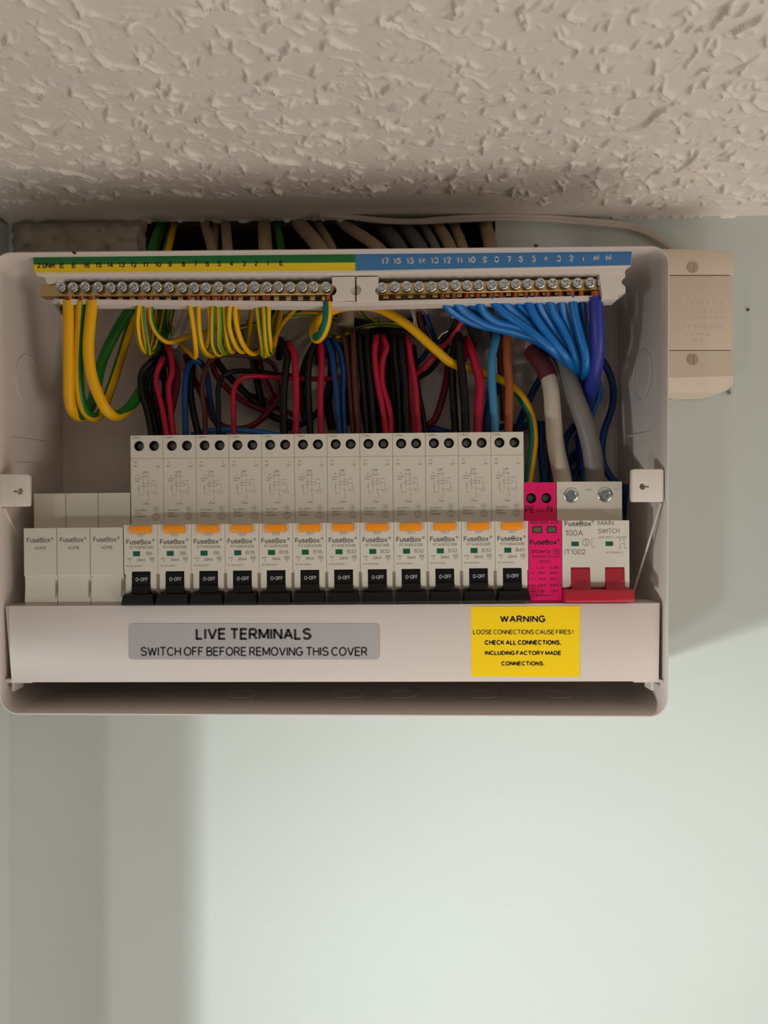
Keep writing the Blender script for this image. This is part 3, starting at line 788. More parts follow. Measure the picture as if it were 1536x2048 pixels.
# three blank modules
def make_blank():
    root = thing('blank_module', (0, 0, 0), 'x', 'blank module', 'blank modules at the left end')
    b = bmesh.new(); h = 17.1 / 2; zt = ZU(979)
    head = [(50, zt), (12, zt), (12, 41.2), (0, 41.2)]
    main = head + [(0, ZF(1143)), (0.9, ZF(1145)), (1.1, ZF(1165)), (0.5, ZF(1190)), (0.5, -2.0), (8, -2.2), (8, -10), (50, -10)]
    notch = head + [(0, ZF(1143)), (0.9, ZF(1146)), (3.2, ZF(1160)), (3.2, ZF(1175)), (0.9, ZF(1189)), (0.5, -2.0), (8, -2.2), (8, -10), (50, -10)]
    extrude_x(b, main, -h, h)
    q = bmesh.new(); extrude_x(q, [(-4, ZF(1147)), (0.8, ZF(1147)), (3.2, ZF(1160)), (3.2, ZF(1175)), (0.8, ZF(1188)), (-4, ZF(1188))], h - 1.5, h + 2)
    b = boolean(b, [q])
    obj('body', b, M['blank'], root, ang=30)
    b = bmesh.new(); text(b, 'FuseBox', -3.2 * kf, ZF(1072), 47 * kf, 10 * kf, -0.05, 0.02); text(b, '\u00ae', 24 * kf, ZF(1069), 5 * kf, 5 * kf, -0.05); text(b, 'ADPB', 0, ZF(1088), 23 * kf, 6.5 * kf, -0.05)
    obj('face_print', b, M['grey_print'], root, fin=False)
    return root
bl = make_blank()
blabels = ['plain cream blank module at the far left end of the row', 'plain cream blank module, middle one of the three blanks', 'plain cream blank module standing against the first B6 breaker']
for k in range(3):
    o = bl if k == 0 else copy_tree(bl)
    o['label'] = blabels[k]
    o.location = row_loc(-180.3 + 17.45 * k, -3 + k) + Vector((0, 0, -0.0006)); o.rotation_euler = (0, ROLL, 0)

# magenta surge protection module
def make_spd():
    root = thing('surge_module', (0, 0, 0), 'magenta surge protection module with black print between B40 breaker and main switch', 'surge protector')
    wells = [(-17.5 * ku, ZU(1000)), (13 * ku, ZU(1000))]
    body = dev_body(17.6, 62.6, wells, [], M['magenta'], root, well_r=2.75)
    for i, (x, z) in enumerate(wells):
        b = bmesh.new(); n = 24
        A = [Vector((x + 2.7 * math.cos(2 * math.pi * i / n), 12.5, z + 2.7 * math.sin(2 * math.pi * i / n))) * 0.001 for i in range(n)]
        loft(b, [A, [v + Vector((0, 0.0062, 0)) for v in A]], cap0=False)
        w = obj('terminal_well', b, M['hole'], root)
        place_mesh('screw', ME_WELL, (x * 0.001, 0.0145, z * 0.001), w, ry=0.5 + i)
    for dx in (-15, 14):
        b = bmesh.new(); box(b, (dx - 9.5) * kf, (dx + 9.5) * kf, -0.1, 1, ZF(1069.5), ZF(1056.5))
        f = obj('status_window_frame', b, M['black'], root)
        obj('pane', bbox_bm((dx - 8) * kf, (dx + 8) * kf, -0.2, 1, ZF(1068), ZF(1058), 0.05, 1), M['window_pane'], f)
    b = bmesh.new()
    t = lambda s, dx, py, w, h, bold=0.02: text(b, s, dx * kf, ZF(py), w * kf, h * kf, -0.05, bold)
    t('RED:REPLACE', 0, 1049, 56, 6); t('FuseBox', -3, 1088, 54, 10.5, 0.035); t('\u00ae', 27.5, 1084, 5, 5)
    t('SPD1MT2', -9, 1107, 37, 6.5, 0.03); t('T2', 23, 1107, 8, 7)
    for a in ((17, 1102, 29, 1102), (17, 1112, 29, 1112), (17, 1102, 17, 1112), (29, 1102, 29, 1112)): seg(b, a[0] * kf, ZF(a[1]), a[2] * kf, ZF(a[3]), 0.2, -0.05)
    t('SURGE PROTECTION', 1, 1117, 54, 4); t('DEVICE', 0, 1126.5, 21, 4.5)
    t('L-N', -9, 1139.5, 13, 5.5); t('N-PE', 18, 1139.5, 19, 5.5)
    for s0, s1, s2, py in (('Uc:', '275V~', '255V~', 1149.5), ('In:', '20kA', '20kA', 1161.5), ('Imax:', '40kA', '40kA', 1174), ('Up:', '1.3kV', '1.5kV', 1186)):
        t(s0, -25, py, 10 if s0 != 'Imax:' else 14, 3.6, 0.01); t(s1, -6, py, 18, 5); t(s2, 18, py, 17, 5)
    t('IEC/EN 61643-11', -1, 1194.5, 34, 4)
    tu = lambda s, dx, py, w, h, bold=0.0: text(b, s, dx * ku, ZU(py), w * ku, h * ku, 11.95, bold)
    tu('PE', -20, 1022.5, 19, 13, 0.01); tu('2.0Nm', 0, 1026, 18, 4); tu('N', 19.5, 1021.5, 10, 13, 0.01)
    obj('face_print', b, M['black_print'], root, fin=False)
    # thin lip between the terminal block and the front part
    return root
spd = make_spd(); spd.location = row_loc(84.7, 12); spd.rotation_euler = (0, ROLL * 0.6, 0)

def make_main():
    root = thing('main_switch', (0, 0, 0), 'wide cream main switch with red double toggle at the right end', 'main switch')
    sc = [(-36.5 * ku, ZU(994)), (31.5 * ku, ZU(993.5))]
    w = 35.2
    body = dev_body(w, 62.8, sc, [(-13.2, -2.9), (4.8, 15.2)], M['device'], root, well_r=4.1)
    for i, (x, z) in enumerate(sc):
        place_mesh('terminal_screw', ME_BIG, (x * 0.001, 0.0116, z * 0.001), root, ry=0.15 + 0.5 * i)
    b = toggle(root, -13.2, -2.9, None)
    b2 = toggle(root, 4.8, 15.2, None)
    me = bpy.data.meshes.new('t'); b2.to_mesh(me); b2.free(); b.from_mesh(me); bpy.data.meshes.remove(me)
    extr = [(2.0, 0.0), (-6.6, -0.3), (-7.6, 0.6), (-7.6, 4.6), (-6.6, 6.3), (2.0, 5.8)]
    A = [Vector((-17.6, y, z)) * 0.001 for y, z in extr]; B = [Vector((17.8, y, z)) * 0.001 for y, z in extr]
    loft(b, [A, B]); bevel(b, 0.35, 2, 45)
    obj('toggle', b, M['red'], root)
    for dx in (-41.5, 27):
        obj('indicator', bbox_bm((dx - 7.5) * kf, (dx + 7.5) * kf, -0.12, 1, ZF(1096.5), ZF(1087.5), 0.05, 1), M['green_flag'], root)
    b = bmesh.new()
    t = lambda s, dx, py, w, h, bold=0.0: text(b, s, dx * kf, ZF(py), w * kf, h * kf, -0.05, bold)
    t('FuseBox', -35.5, 1051.5, 53, 10.5, 0.03); t('\u00ae', -6, 1047.5, 5, 5); t('100A', -43, 1070, 36, 12); t('IT1002', -41.5, 1108, 42, 10.5)
    t('MAIN', 20.5, 1050.5, 31, 9.5); t('SWITCH', 26, 1066.5, 43, 9.5); t('230/400V~ AC22A', 34, 1079, 57, 3.6, 0.01)
    t('IEC/EN 60947-3', 37, 1109.5, 34, 3.4)
    ring(b, -19.5 * kf, ZF(1089), 7 * kf, 0.25, -0.05); ring(b, -19.5 * kf, ZF(1087), 2.4 * kf, 0.2, -0.05, 10, 20, 270); ring(b, -19.5 * kf, ZF(1091.5), 2.4 * kf, 0.2, -0.05, 10, -160, 90)
    S = lambda a, b_, c, d: seg(b, a * kf, ZF(b_), c * kf, ZF(d), 0.16, -0.05)
    S(-8, 1080, -8, 1100); t('I', -3.5, 1081, 1.5, 4); t('O', -4, 1098, 4, 4)
    S(49, 1092, 49, 1103); S(57, 1092, 57, 1103); S(49, 1092, 58, 1092); S(49, 1088, 46, 1084); S(57, 1088, 54, 1084); t('1', 49, 1084, 2, 4); t('3', 57, 1084, 2.5, 4); t('2', 46.5, 1101, 2.5, 4); t('4', 60, 1101, 2.5, 4)
    obj('face_print', b, M['grey_print'], root, fin=False)
    b = bmesh.new(); text(b, 'L', -57 * ku, ZU(984), 3.5 * ku, 6 * ku, 11.95); text(b, 'N', 54 * ku, ZU(983), 4.5 * ku, 5.5 * ku, 11.95); text(b, '3.5Nm', -2 * ku, ZU(984), 16 * ku, 4.5 * ku, 11.95)
    obj('terminal_print', b, M['pale_print'], root, fin=False)
    return root
ms = make_main(); ms.location = row_loc(111.4, 13); ms.rotation_euler = (0, ROLL * 0.5, 0)

# ------------------------------------------------------------------ terminal bars at the top
def build_terminals():
    base = P(660, 615, 425)
    root = thing('terminal_bar_holder', base, 'white plastic terminal bar holder with green-yellow and blue number strips', 'terminal holder')
    d = 403.0
    # label carrier (white) and the printed strips on it
    b = bmesh.new(); px_prism(b, [(66, 511), (1266, 497.5), (1262, 532), (710, 546), (72, 549)], d, 4)
    px_prism(b, [(74, 546), (1258, 530), (1248, 546), (90, 556)], d + 2, 16)      # sloping underside of the carrier
    obj('label_carrier', b, M['clip'], root, base)
    s = d - 0.25
    top = lambda x: 512.5 - (x - 66) * (14.0 / 1200); 
    b = bmesh.new(); px_prism(b, [(66, top(66)), (710.5, top(710) + 0.5), (710.5, 525), (67, 529.5)], s, 0.3)
    obj('green_strip', b, M['sticker_green'], root, base)
    b = bmesh.new(); px_prism(b, [(67, 529.5), (710.5, 525), (710.5, 541), (69, 545)], s, 0.3)
    obj('yellow_strip', b, M['sticker_yellow'], root, base)
    b = bmesh.new(); px_prism(b, [(711, top(711) + 0.5), (1264, top(1264)), (1262, 530), (711, 541)], s, 0.3)
    obj('blue_strip', b, M['sticker_blue'], root, base)
    b = bmesh.new(); k = (s - 0.06) / F
    def tt(bm, t_, cx, cy, w, h, bold=0.0): text(bm, t_, (cx - 768) * k, (1024 - cy) * k, w * k, h * k, s - 0.06, bold)
    E = [('2.0Nm', 92, 36), ('E', 124, 9), ('E', 148, 9), ('16', 173, 13), ('15', 197, 13), ('14', 220, 13), ('13', 243, 13), ('12', 267, 13), ('11', 291, 11), ('10', 316, 13), ('9', 340, 7), ('8', 367, 7), ('7', 391, 7), ('6', 415, 7), ('5', 438, 7), ('4', 463, 7), ('3', 488, 7), ('2', 512, 7), ('1', 536, 3), ('E', 563, 8)]
    for t_, x, w in E: tt(b, t_, x, 531 - (x - 92) * 0.011, w, 11, 0.03)
    bmesh.ops.translate(b, verts=b.verts, vec=(0, 0, CZ)); obj('earth_numbers', b, M['black_print'], root, base, fin=False)
    b = bmesh.new()
    N = [('17', 770, 16), ('16', 794, 16), ('15', 820, 16), ('14', 844, 16), ('13', 869, 16), ('12', 894, 16), ('11', 919, 13), ('10', 943, 16), ('9', 970, 8.5), ('8', 993.5, 8.5), ('7', 1018.5, 8.5), ('6', 1041.5, 8.5), ('5', 1067.5, 8.5), ('4', 1092, 9), ('3', 1117.5, 8.5), ('2', 1142.5, 8.5), ('1', 1166, 4.5), ('N', 1192.5, 10.5), ('N', 1217, 10.5)]
    for t_, x, w in N: tt(b, t_, x, 522 - (x - 770) * 0.0145, w, 13, 0.03)
    bmesh.ops.translate(b, verts=b.verts, vec=(0, 0, CZ)); obj('neutral_numbers', b, M['white_print'], root, base, fin=False)
    # trough behind and below the bars
    b = bmesh.new(); px_prism(b, [(108, 566), (1236, 548), (1236, 594), (1225, 600), (722, 611), (240, 609), (108, 604)], 419, 3)
    px_prism(b, [(88, 550), (125, 549), (124, 564), (93, 565)], 407, 12)
    px_prism(b, [(108, 598), (700, 603), (1232, 590), (1228, 600), (700, 612), (110, 608)], 411, 9)
    obj('trough', b, M['clip'], root, base)
    # centre clips with the half-round screw notch
    for x0, x1, xs_ in ((664, 710, 1), (713, 757, -1)):
        b = bmesh.new(); px_prism(b, [(x0, 554), (x1, 553.5), (x1, 596), (x0 + (1 if xs_ > 0 else 0), 597)], 405.5, 12)
        px_prism(b, [(x0 + 3, 596), (x1, 596), (x1, 605), (x0 + 3, 604)], 407.5, 10)
        c = bmesh.new(); px_prism(c, [(711 + 11 * math.cos(a * math.pi / 12), 574 + 11 * math.sin(a * math.pi / 12)) for a in range(24)], 400, 8)
        xx = 663 if xs_ > 0 else 759
        c2 = bmesh.new(); px_prism(c2, [(xx + 9 * math.cos(a * math.pi / 12), 574 + 10.5 * math.sin(a * math.pi / 12)) for a in range(24)], 400, 30)
        b = boolean(b, [c, c2]); obj('centre_clip', b, M['clip'], root, base)
    b = bmesh.new(); px_prism(b, [(1198, 546), (1250, 544), (1251, 554), (1245, 558), (1243, 566), (1248, 571), (1251, 574), (1251, 586), (1236, 590), (1236, 598), (1204, 600), (1204, 588)], 406.5, 12)
    obj('end_clip', b, M['clip'], root, base)
    # side lug with a screw under the earth bar
    b = bmesh.new(); cyl(b, (0, 0), 2.0, 0, 9, 16); bmesh.ops.rotate(b, verts=b.verts, cent=(0, 0, 0), matrix=Matrix.Rotation(math.radians(-25), 3, 'X'))
    bmesh.ops.translate(b, verts=b.verts, vec=P(112, 602, 410)); obj('fixing_screw', b, M['zinc'], root, base)
    # earth bar
    eb = P(370, 600, 412)
    er = thing('earth_terminal_bar', eb, 'brass earth bar under the green and yellow number strip', 'terminal bar')
    b = bmesh.new(); px_prism(b, [(80, 569), (662, 567), (671, 575), (662, 589), (80, 593)], 410, 7); bevel(b, 0.3, 1, 50)
    obj('bar', b, M['brass'], er, eb)
    b = bmesh.new()
    for i in range(24): cyl_c = (0, 0); x = 145 + i * 24; px_prism(b, [(x - 5, 592), (x + 5, 592), (x + 5, 601), (x - 5, 601)], 412.5, 3)
    o = obj('clamp_edge', b, M['brass'], er, eb)
    rng = random.Random(3)
    for x in (120, 145, 169, 195, 220, 243, 267, 290, 313, 337, 363, 387, 411, 436, 460, 484, 508, 533, 556, 580, 604, 627, 652):
        loc = P(x, 573.5 - 1.5 * (x > 500) + rng.uniform(-1, 1), 407.0) - eb
        place_mesh('terminal_screw', ME_BAR, loc, er, ry=rng.uniform(0, 1.5), rx=rng.uniform(-0.05, 0.08))
    nb = P(980, 600, 412)
    nr = thing('neutral_terminal_bar', nb, 'brass neutral bar under the blue number strip', 'terminal bar')
    yb = lambda x: 583 - (x - 764) * 0.0155
    b = bmesh.new(); px_prism(b, [(752, 566), (1204, 557), (1210, 562), (1204, 580), (752, 589)], 410, 7); bevel(b, 0.3, 1, 50)
    obj('bar', b, M['brass'], nr, nb)
    b = bmesh.new()
    for i in range(18): x = 772 + i * 24.5; y_ = 591 - (x - 764) * 0.02; px_prism(b, [(x - 5, y_ - 3), (x + 5, y_ - 3), (x + 5, y_ + 6), (x - 5, y_ + 6)], 412.5, 3)
    obj('clamp_edge', b, M['brass'], nr, nb)
    for x in (764, 789, 813, 838, 863, 887, 911, 935, 958, 984, 1008, 1032, 1056, 1081, 1106, 1132, 1156, 1181, 1206):
        loc = P(x, 573.5 - (x - 764) * 0.0225 + rng.uniform(-1, 1), 407.0) - nb
        place_mesh('terminal_screw', ME_BAR, loc, nr, ry=rng.uniform(0, 1.5), rx=rng.uniform(-0.05, 0.08))
build_terminals()

# ------------------------------------------------------------------ wires
def wire(name, pts, rpx, mats, label, cat='wire', group=None, stripe=None, twist=(0, 0), tip=None, n=12, k=7, radii=None, lump=0.0):
    """pts: (px, py, distance mm)"""
    d0 = pts[len(pts) // 2][2]
    r = rpx * d0 / F * 0.001
    b = bmesh.new()
    W = [P(*p) for p in pts]
    tube(b, W, r, n, k, stripe, twist, radii, lump, seed=len(pts) + int(pts[0][0]))
    root = obj(name, b, mats if isinstance(mats, list) else [mats])
    tag(root, label, cat, group)
    if tip:      # bare copper end between insulation and terminal
        b = bmesh.new(); tube(b, [P(*q) for q in tip], r * 0.72, 8, 2)
        o = obj('copper_end', b, M['copper'], root, root.location)
    return root

HALF = [0] * 6 + [1] * 6                # half yellow, half green
STR = [0, 0, 1, 1, 0, 0, 1, 1, 0, 0, 1, 1]
LIM = [0, 1, 0, 0, 1, 1, 0, 0, 1, 1, 0, 0]
YG = [M['w_yellow'], M['w_green']]; YT = [M['w_yellow'], M['w_teal']]; YL = [M['w_yellow'], M['w_lime']]
GE = 'earth wires looped from the brass bar'
def up_tip(x, y): return [(x, y - 12, 412.5), (x, y - 3, 412.5), (x, y + 3, 412.8)]

# three thick earth conductors
wire('earth_cable', [(137, 603, 413), (138, 650, 414), (138, 740, 420), (139, 798, 425), (148, 825, 431), (166, 831, 440), (186, 800, 450), (205, 722, 458), (240, 650, 462), (275, 600, 464), (298, 560, 463), (306, 500, 466), (322, 450, 492), (335, 415, 510)],
     10.5, YG, 'thick yellow earth cable farthest left, looping up behind in dark green', 'cable', 'thick earth cables', [0] * 6 + [1] * 6, {0: -75, 3.6: -80, 5.5: 105, 9: 105, 13: 105}, up_tip(138, 600))
wire('earth_cable', [(163, 603, 413), (160, 660, 415), (157, 740, 422), (161, 795, 427), (172, 825, 433), (188, 835, 438), (203, 825, 446), (220, 780, 454), (240, 720, 461), (262, 650, 466), (290, 590, 466), (318, 545, 465), (335, 497, 467), (346, 452, 494), (352, 415, 510)],
     9, YG, 'green and yellow striped thick earth cable, middle one of three on the left', 'cable', 'thick earth cables', [0, 0, 0, 1, 1, 0, 0, 0, 0, 1, 1, 1], (-10, 20), up_tip(163, 600))
wire('earth_cable', [(185, 603, 412), (180, 650, 412), (177, 700, 414), (183, 750, 417), (199, 795, 421), (215, 822, 425), (236, 831, 432), (262, 812, 442), (288, 770, 454), (312, 720, 464), (330, 660, 470), (345, 600, 472)],
     11, YG, 'thick yellow earth cable nearest the black wires, its return dark green', 'cable', 'thick earth cables', [0] * 6 + [1] * 6, {0: -75, 5: -80, 7: 105}, up_tip(184, 600))

thin = [
    ([(279, 602), (275, 645), (280, 685), (291, 704), (301, 690), (309, 640), (316, 590)], 'outermost of the first pair of thin earth loops from the left'),
    ([(284, 602), (287, 645), (294, 690), (299, 706), (309, 690), (320, 645), (328, 590)], 'inner one of the first pair of thin earth loops from the left'),
    ([(302, 602), (303, 640), (315, 668), (338, 684), (372, 674), (420, 662), (470, 640)], 'thin earth wire swinging right in a shallow curve below the bar'),
    ([(378, 602), (385, 645), (391, 690), (391, 714), (380, 706), (362, 686), (350, 660)], 'thin earth wire hanging almost straight, left of the dense cluster'),
    ([(396, 602), (398, 655), (405, 695), (420, 711), (436, 700), (448, 660), (455, 610)], 'thin earth wire that starts the dense cluster of loops'),
    ([(417, 602), (422, 650), (417, 682), (410, 700), (402, 690), (398, 640), (400, 600)], 'thin earth wire bowed to the right in the dense cluster'),
    ([(427, 602), (425, 650), (426, 690), (436, 709), (448, 700), (458, 650), (462, 600)], 'thin earth wire second in the dense cluster, turning right at its foot'),
    ([(438, 602), (439, 650), (440, 690), (450, 706), (458, 690), (466, 650), (470, 600)], 'thin lime striped earth wire in the middle of the dense cluster'),
    ([(447, 602), (449, 650), (455, 690), (463, 704), (470, 690), (476, 640), (480, 600)], 'thin earth wire right of the middle of the dense cluster'),
    ([(460, 602), (458, 650), (468, 685), (482, 703), (494, 695), (500, 650), (505, 600)], 'thin lime striped earth wire near the right of the cluster'),
    ([(470, 602), (472, 645), (484, 685), (502, 707), (520, 702), (535, 670), (552, 630)], 'thin yellow earth wire making the widest loop of the cluster'),
    ([(514, 602), (519, 650), (525, 690), (528, 712), (536, 700), (548, 660), (558, 610)], 'thin lime striped earth wire, left of the three by the crossing wires'),
    ([(528, 602), (530, 650), (533, 690), (538, 708), (548, 690), (556, 650), (566, 610)], 'thin green earth wire, middle of the three by the crossing wires'),
    ([(537, 602), (537, 650), (541, 685), (543, 700), (549, 680), (562, 650), (590, 618)], 'thin yellow earth wire, right of the three by the crossing wires'),
]
for i, (pts, lab) in enumerate(thin):
    ds = [413, 417, 424, 433, 442, 452, 460]
    wire('earth_wire', [(x, y, d + (i % 3) * 1.2) for (x, y), d in zip(pts, ds)], 5.2, YL if i in (3, 7, 9, 11, 4) else YG, lab, 'wire', GE,
         [LIM, STR, HALF, [0, 1, 0, 0, 0, 1, 1, 1, 1, 0, 0, 0], LIM][i % 5] if i not in (5, 10, 13) else [0, 0, 0, 1, 1, 1, 1, 1, 1, 1, 0, 0], (0, 60 if i % 2 else -50), up_tip(pts[0][0], 600))
# loose thin earth wires crossing behind
for pts, lab in (
    ([(476, 657, 462), (515, 647, 460), (570, 634, 460), (630, 628, 462), (680, 640, 466)], 'thin yellow earth wire crossing behind, level, left of the thick green loop'),
    ([(540, 690, 466), (556, 655, 464), (578, 632, 463), (612, 612, 466), (640, 590, 470)], 'thin earth wire rising diagonally behind the loops'),
    ([(672, 676, 452), (700, 664, 455), (740, 652, 458), (790, 650, 460), (830, 662, 464), (860, 690, 470)], 'thin green earth wire arching over the black and red wires'),
    ([(655, 672, 455), (680, 678, 460), (700, 690, 466), (715, 700, 470)], 'short thin earth wire beside the foot of the thick green loop'),
    ([(716, 622, 462), (735, 636, 464), (758, 650, 467)], 'short thin earth wire behind the thick yellow cable'),
    ([(318, 606, 456), (310, 650, 460), (303, 700, 464), (302, 720, 468)], 'thin earth wire hanging behind the first pair of loops'),
    ([(344, 606, 458), (338, 640, 462), (346, 668, 466), (352, 690, 470)], 'thin earth wire behind the shallow curve'),
    ([(545, 612, 468), (540, 650, 470), (532, 690, 471), (500, 700, 472), (480, 660, 472), (470, 620, 472)], 'thin dark earth loop deep behind the cluster'),
    ([(560, 604, 464), (556, 640, 468), (549, 690, 470), (541, 705, 471)], 'green earth wire deep behind the three right-hand loops'),
    ([(580, 606, 468), (640, 616, 470), (700, 640, 472), (760, 640, 472)], 'dark earth wire running level deep behind the holder')):
    wire('earth_wire', pts, 4.6, YG, lab, 'wire', 'loose earth wires behind', STR, (0, 120))
# thick green and yellow wire to the surge module
wire('earth_cable', [(655, 604, 412), (655, 630, 413), (650, 655, 416), (640, 674, 421), (630, 676, 428), (628, 655, 437), (645, 632, 441), (690, 614, 441), (752, 616, 438), (812, 648, 436), (868, 697, 440), (905, 727, 446), (955, 742, 452), (1008, 764, 452), (1042, 793, 448), (1062, 834, 444), (1067, 880, 440), (1061, 930, 436), (1052, 985, 434)],
     9.3, YT, 'long thick yellow and teal earth cable sweeping right to the surge module', 'cable', None, [0] * 6 + [1] * 6, {0: -180, 3.4: -190, 4.6: -75, 11: -80, 13: -110, 15: -165}, up_tip(657, 603))

# blue neutrals fanning from the neutral bar
fan = [
    ([(886, 598), (904, 622), (948, 646), (1010, 661), (1068, 684), (1110, 722), (1140, 775)], 430),
    ([(908, 598), (930, 624), (976, 650), (1030, 664), (1078, 686), (1118, 724), (1146, 778)], 426),
    ([(934, 597), (948, 614), (972, 632), (1012, 652), (1062, 676), (1106, 712), (1142, 770)], 434),
    ([(956, 596), (966, 622), (992, 642), (1038, 654), (1082, 682), (1120, 720), (1150, 776)], 423),
    ([(982, 596), (1004, 622), (1042, 648), (1080, 678), (1112, 708), (1136, 744), (1154, 786)], 420),
    ([(1002, 596), (1028, 624), (1064, 654), (1096, 684), (1124, 714), (1144, 750), (1158, 792)], 427),
    ([(1031, 595), (1046, 618), (1072, 648), (1104, 680), (1130, 712), (1148, 750), (1160, 794)], 433),
    ([(1052, 594), (1068, 630), (1090, 662), (1116, 694), (1138, 724), (1152, 756), (1162, 796)], 422),
    ([(1073, 593), (1084, 622), (1104, 654), (1128, 688), (1144, 722), (1156, 756), (1164, 796)], 428),
    ([(1096, 593), (1106, 624), (1124, 654), (1142, 690), (1154, 724), (1160, 756), (1166, 800)], 423),
    ([(1120, 592), (1128, 628), (1140, 660), (1152, 694), (1160, 726), (1162, 756), (1166, 800)], 430),
    ([(1144, 592), (1150, 630), (1160, 670), (1170, 706), (1172, 738), (1166, 766), (1166, 806)], 420),
    ([(1163, 592), (1167, 630), (1172, 670), (1178, 706), (1180, 738), (1176, 766), (1172, 806)], 438),
]
flab = ['leftmost blue neutral wire on the bar, lowest of the fan', 'second blue neutral wire from the left of the fan', 'third blue neutral wire from the left, passing behind its neighbour', 'fourth blue neutral wire from the left of the fan',
        'fifth blue neutral wire from the left of the fan', 'sixth blue neutral wire from the left of the fan', 'blue neutral wire in the middle of the fan', 'sixth blue neutral wire counted from the right of the fan',
        'fifth blue neutral wire counted from the right of the fan', 'fourth blue neutral wire counted from the right of the fan', 'third blue neutral wire counted from the right of the fan', 'second blue neutral wire from the right, hanging nearly straight', 'deep blue neutral wire tucked behind the thick navy cable']
for i, (pts, dm) in enumerate(fan):
    ds = [413, 413 + (dm - 413) * .35, 413 + (dm - 413) * .7, dm, dm + 6, dm + 12, dm + 20]
    ds[5] = max(ds[5], 447 + i % 3); ds[6] = 458 + i % 4
    P3 = [(x + (0, 0, 0, 0, 2, 10, 12)[j] * (i < 9), y - (4 if i < 4 and j in (4, 5) else 0), d) for j, ((x, y), d) in enumerate(zip(pts, ds))]
    ex = 1160 + (i % 5) * 4
    P3 += [(ex, 860, 466), (ex + 4 + i, 930, 468), (ex + 16 + i * 2, 1000, 468), (ex + 26 + i * 2, 1060, 468)]
    m = M['w_deepblue'] if i == 12 else M['w_blue']
    wire('neutral_wire', P3, 8.0 if i < 12 else 8, m, flab[i], 'wire', 'blue neutral wires', None, (0, 0), up_tip(pts[0][0], 596 - (i > 6) * 2))
wire('neutral_cable', [(1191, 594, 412), (1193, 640, 414), (1195, 690, 418), (1191, 740, 426), (1180, 785, 440), (1168, 828, 454), (1164, 880, 463), (1168, 940, 465)], 13.5, M['w_navy'], 'thick navy blue cable hanging from the right end of the neutral bar', 'cable', None, None, (0, 0), up_tip(1191, 596), 16)

GB = 'blue wires behind the supply cables'
for pts, r, m, lab in (
    ([(1200, 715, 455), (1216, 740, 460), (1226, 775, 464), (1224, 815, 466), (1208, 865, 466), (1204, 915, 464), (1218, 950, 462), (1246, 985, 460), (1254, 1030, 462)], 7, 'w_deepblue', 'blue wire curving down alone at the far right of the box'),
    ([(1196, 760, 452), (1198, 790, 456), (1188, 815, 460), (1178, 840, 464), (1150, 880, 467)], 6.5, 'w_blue', 'short blue wire showing below the thick navy cable'),
    ([(1098, 730, 462), (1076, 765, 462), (1056, 805, 464), (1040, 845, 466), (1030, 885, 467), (1024, 910, 468)], 7, 'w_deepblue', 'blue wire slanting down left behind the cream cable'),
    ([(1085, 845, 466), (1082, 890, 462), (1086, 940, 458), (1092, 985, 456)], 8, 'w_deepblue', 'dark blue wire just right of the yellow and teal cable'),
    ([(1096, 830, 468), (1098, 890, 466), (1102, 940, 464), (1104, 985, 462)], 7, 'w_deepblue', 'dark blue wire partly hidden by the cream cable'),
    ([(1250, 970, 458), (1254, 1000, 460), (1256, 1040, 462), (1250, 1080, 464)], 9, 'w_deepblue', 'dark blue wire descending beside the main switch'),
    ([(1150, 850, 468), (1128, 890, 468), (1140, 950, 466), (1155, 990, 464)], 7, 'w_deepblue', 'dark blue wire between the cream and grey cables'),
    ([(1165, 870, 470), (1172, 910, 470), (1150, 950, 470), (1140, 990, 470)], 7, 'w_deepblue', 'dark blue wire looping deep between the cream and grey cables'),
    ([(1020, 862, 470), (1060, 850, 470), (1090, 852, 470), (1120, 870, 470)], 7, 'w_deepblue', 'dark blue wire running level behind the surge earth cable'),
    ([(1155, 905, 474), (1130, 935, 474), (1125, 970, 474), (1130, 1010, 474)], 8, 'w_deepblue', 'dark blue wire deepest behind the supply cables')):
    wire('blue_wire', pts, r, M[m], lab, 'wire', GB)

# supply tails
root = wire('supply_cable', [(1010, 650, 462), (1035, 672, 460), (1062, 698, 452), (1088, 735, 444), (1101, 775, 440), (1106, 830, 438), (1111, 890, 437), (1121, 940, 436), (1133, 1000, 436)], 16.2, M['w_cream'], 'thick cream supply cable with a maroon sleeve entering the main switch', 'cable', None, n=18, radii=(0.85, 1.12))
b = bmesh.new(); tube(b, [P(1064, 700, 450.6), P(1076, 716, 447), P(1089, 735, 443.6), P(1098, 756, 441.6)], 0.00535, 18, 5)
o = obj('sleeve', b, M['maroon'], root, root.location); tag(o, 'maroon sleeve')
wire('supply_cable', [(1030, 660, 462), (1078, 680, 457), (1112, 704, 450), (1131, 735, 443), (1149, 790, 437), (1171, 852, 435), (1186, 915, 435), (1191, 1000, 436)], 16.5, M['w_grey'], 'thick grey supply cable curving down into the right pole of the main switch', 'cable', None, n=18, radii=(0.9, 1.2))

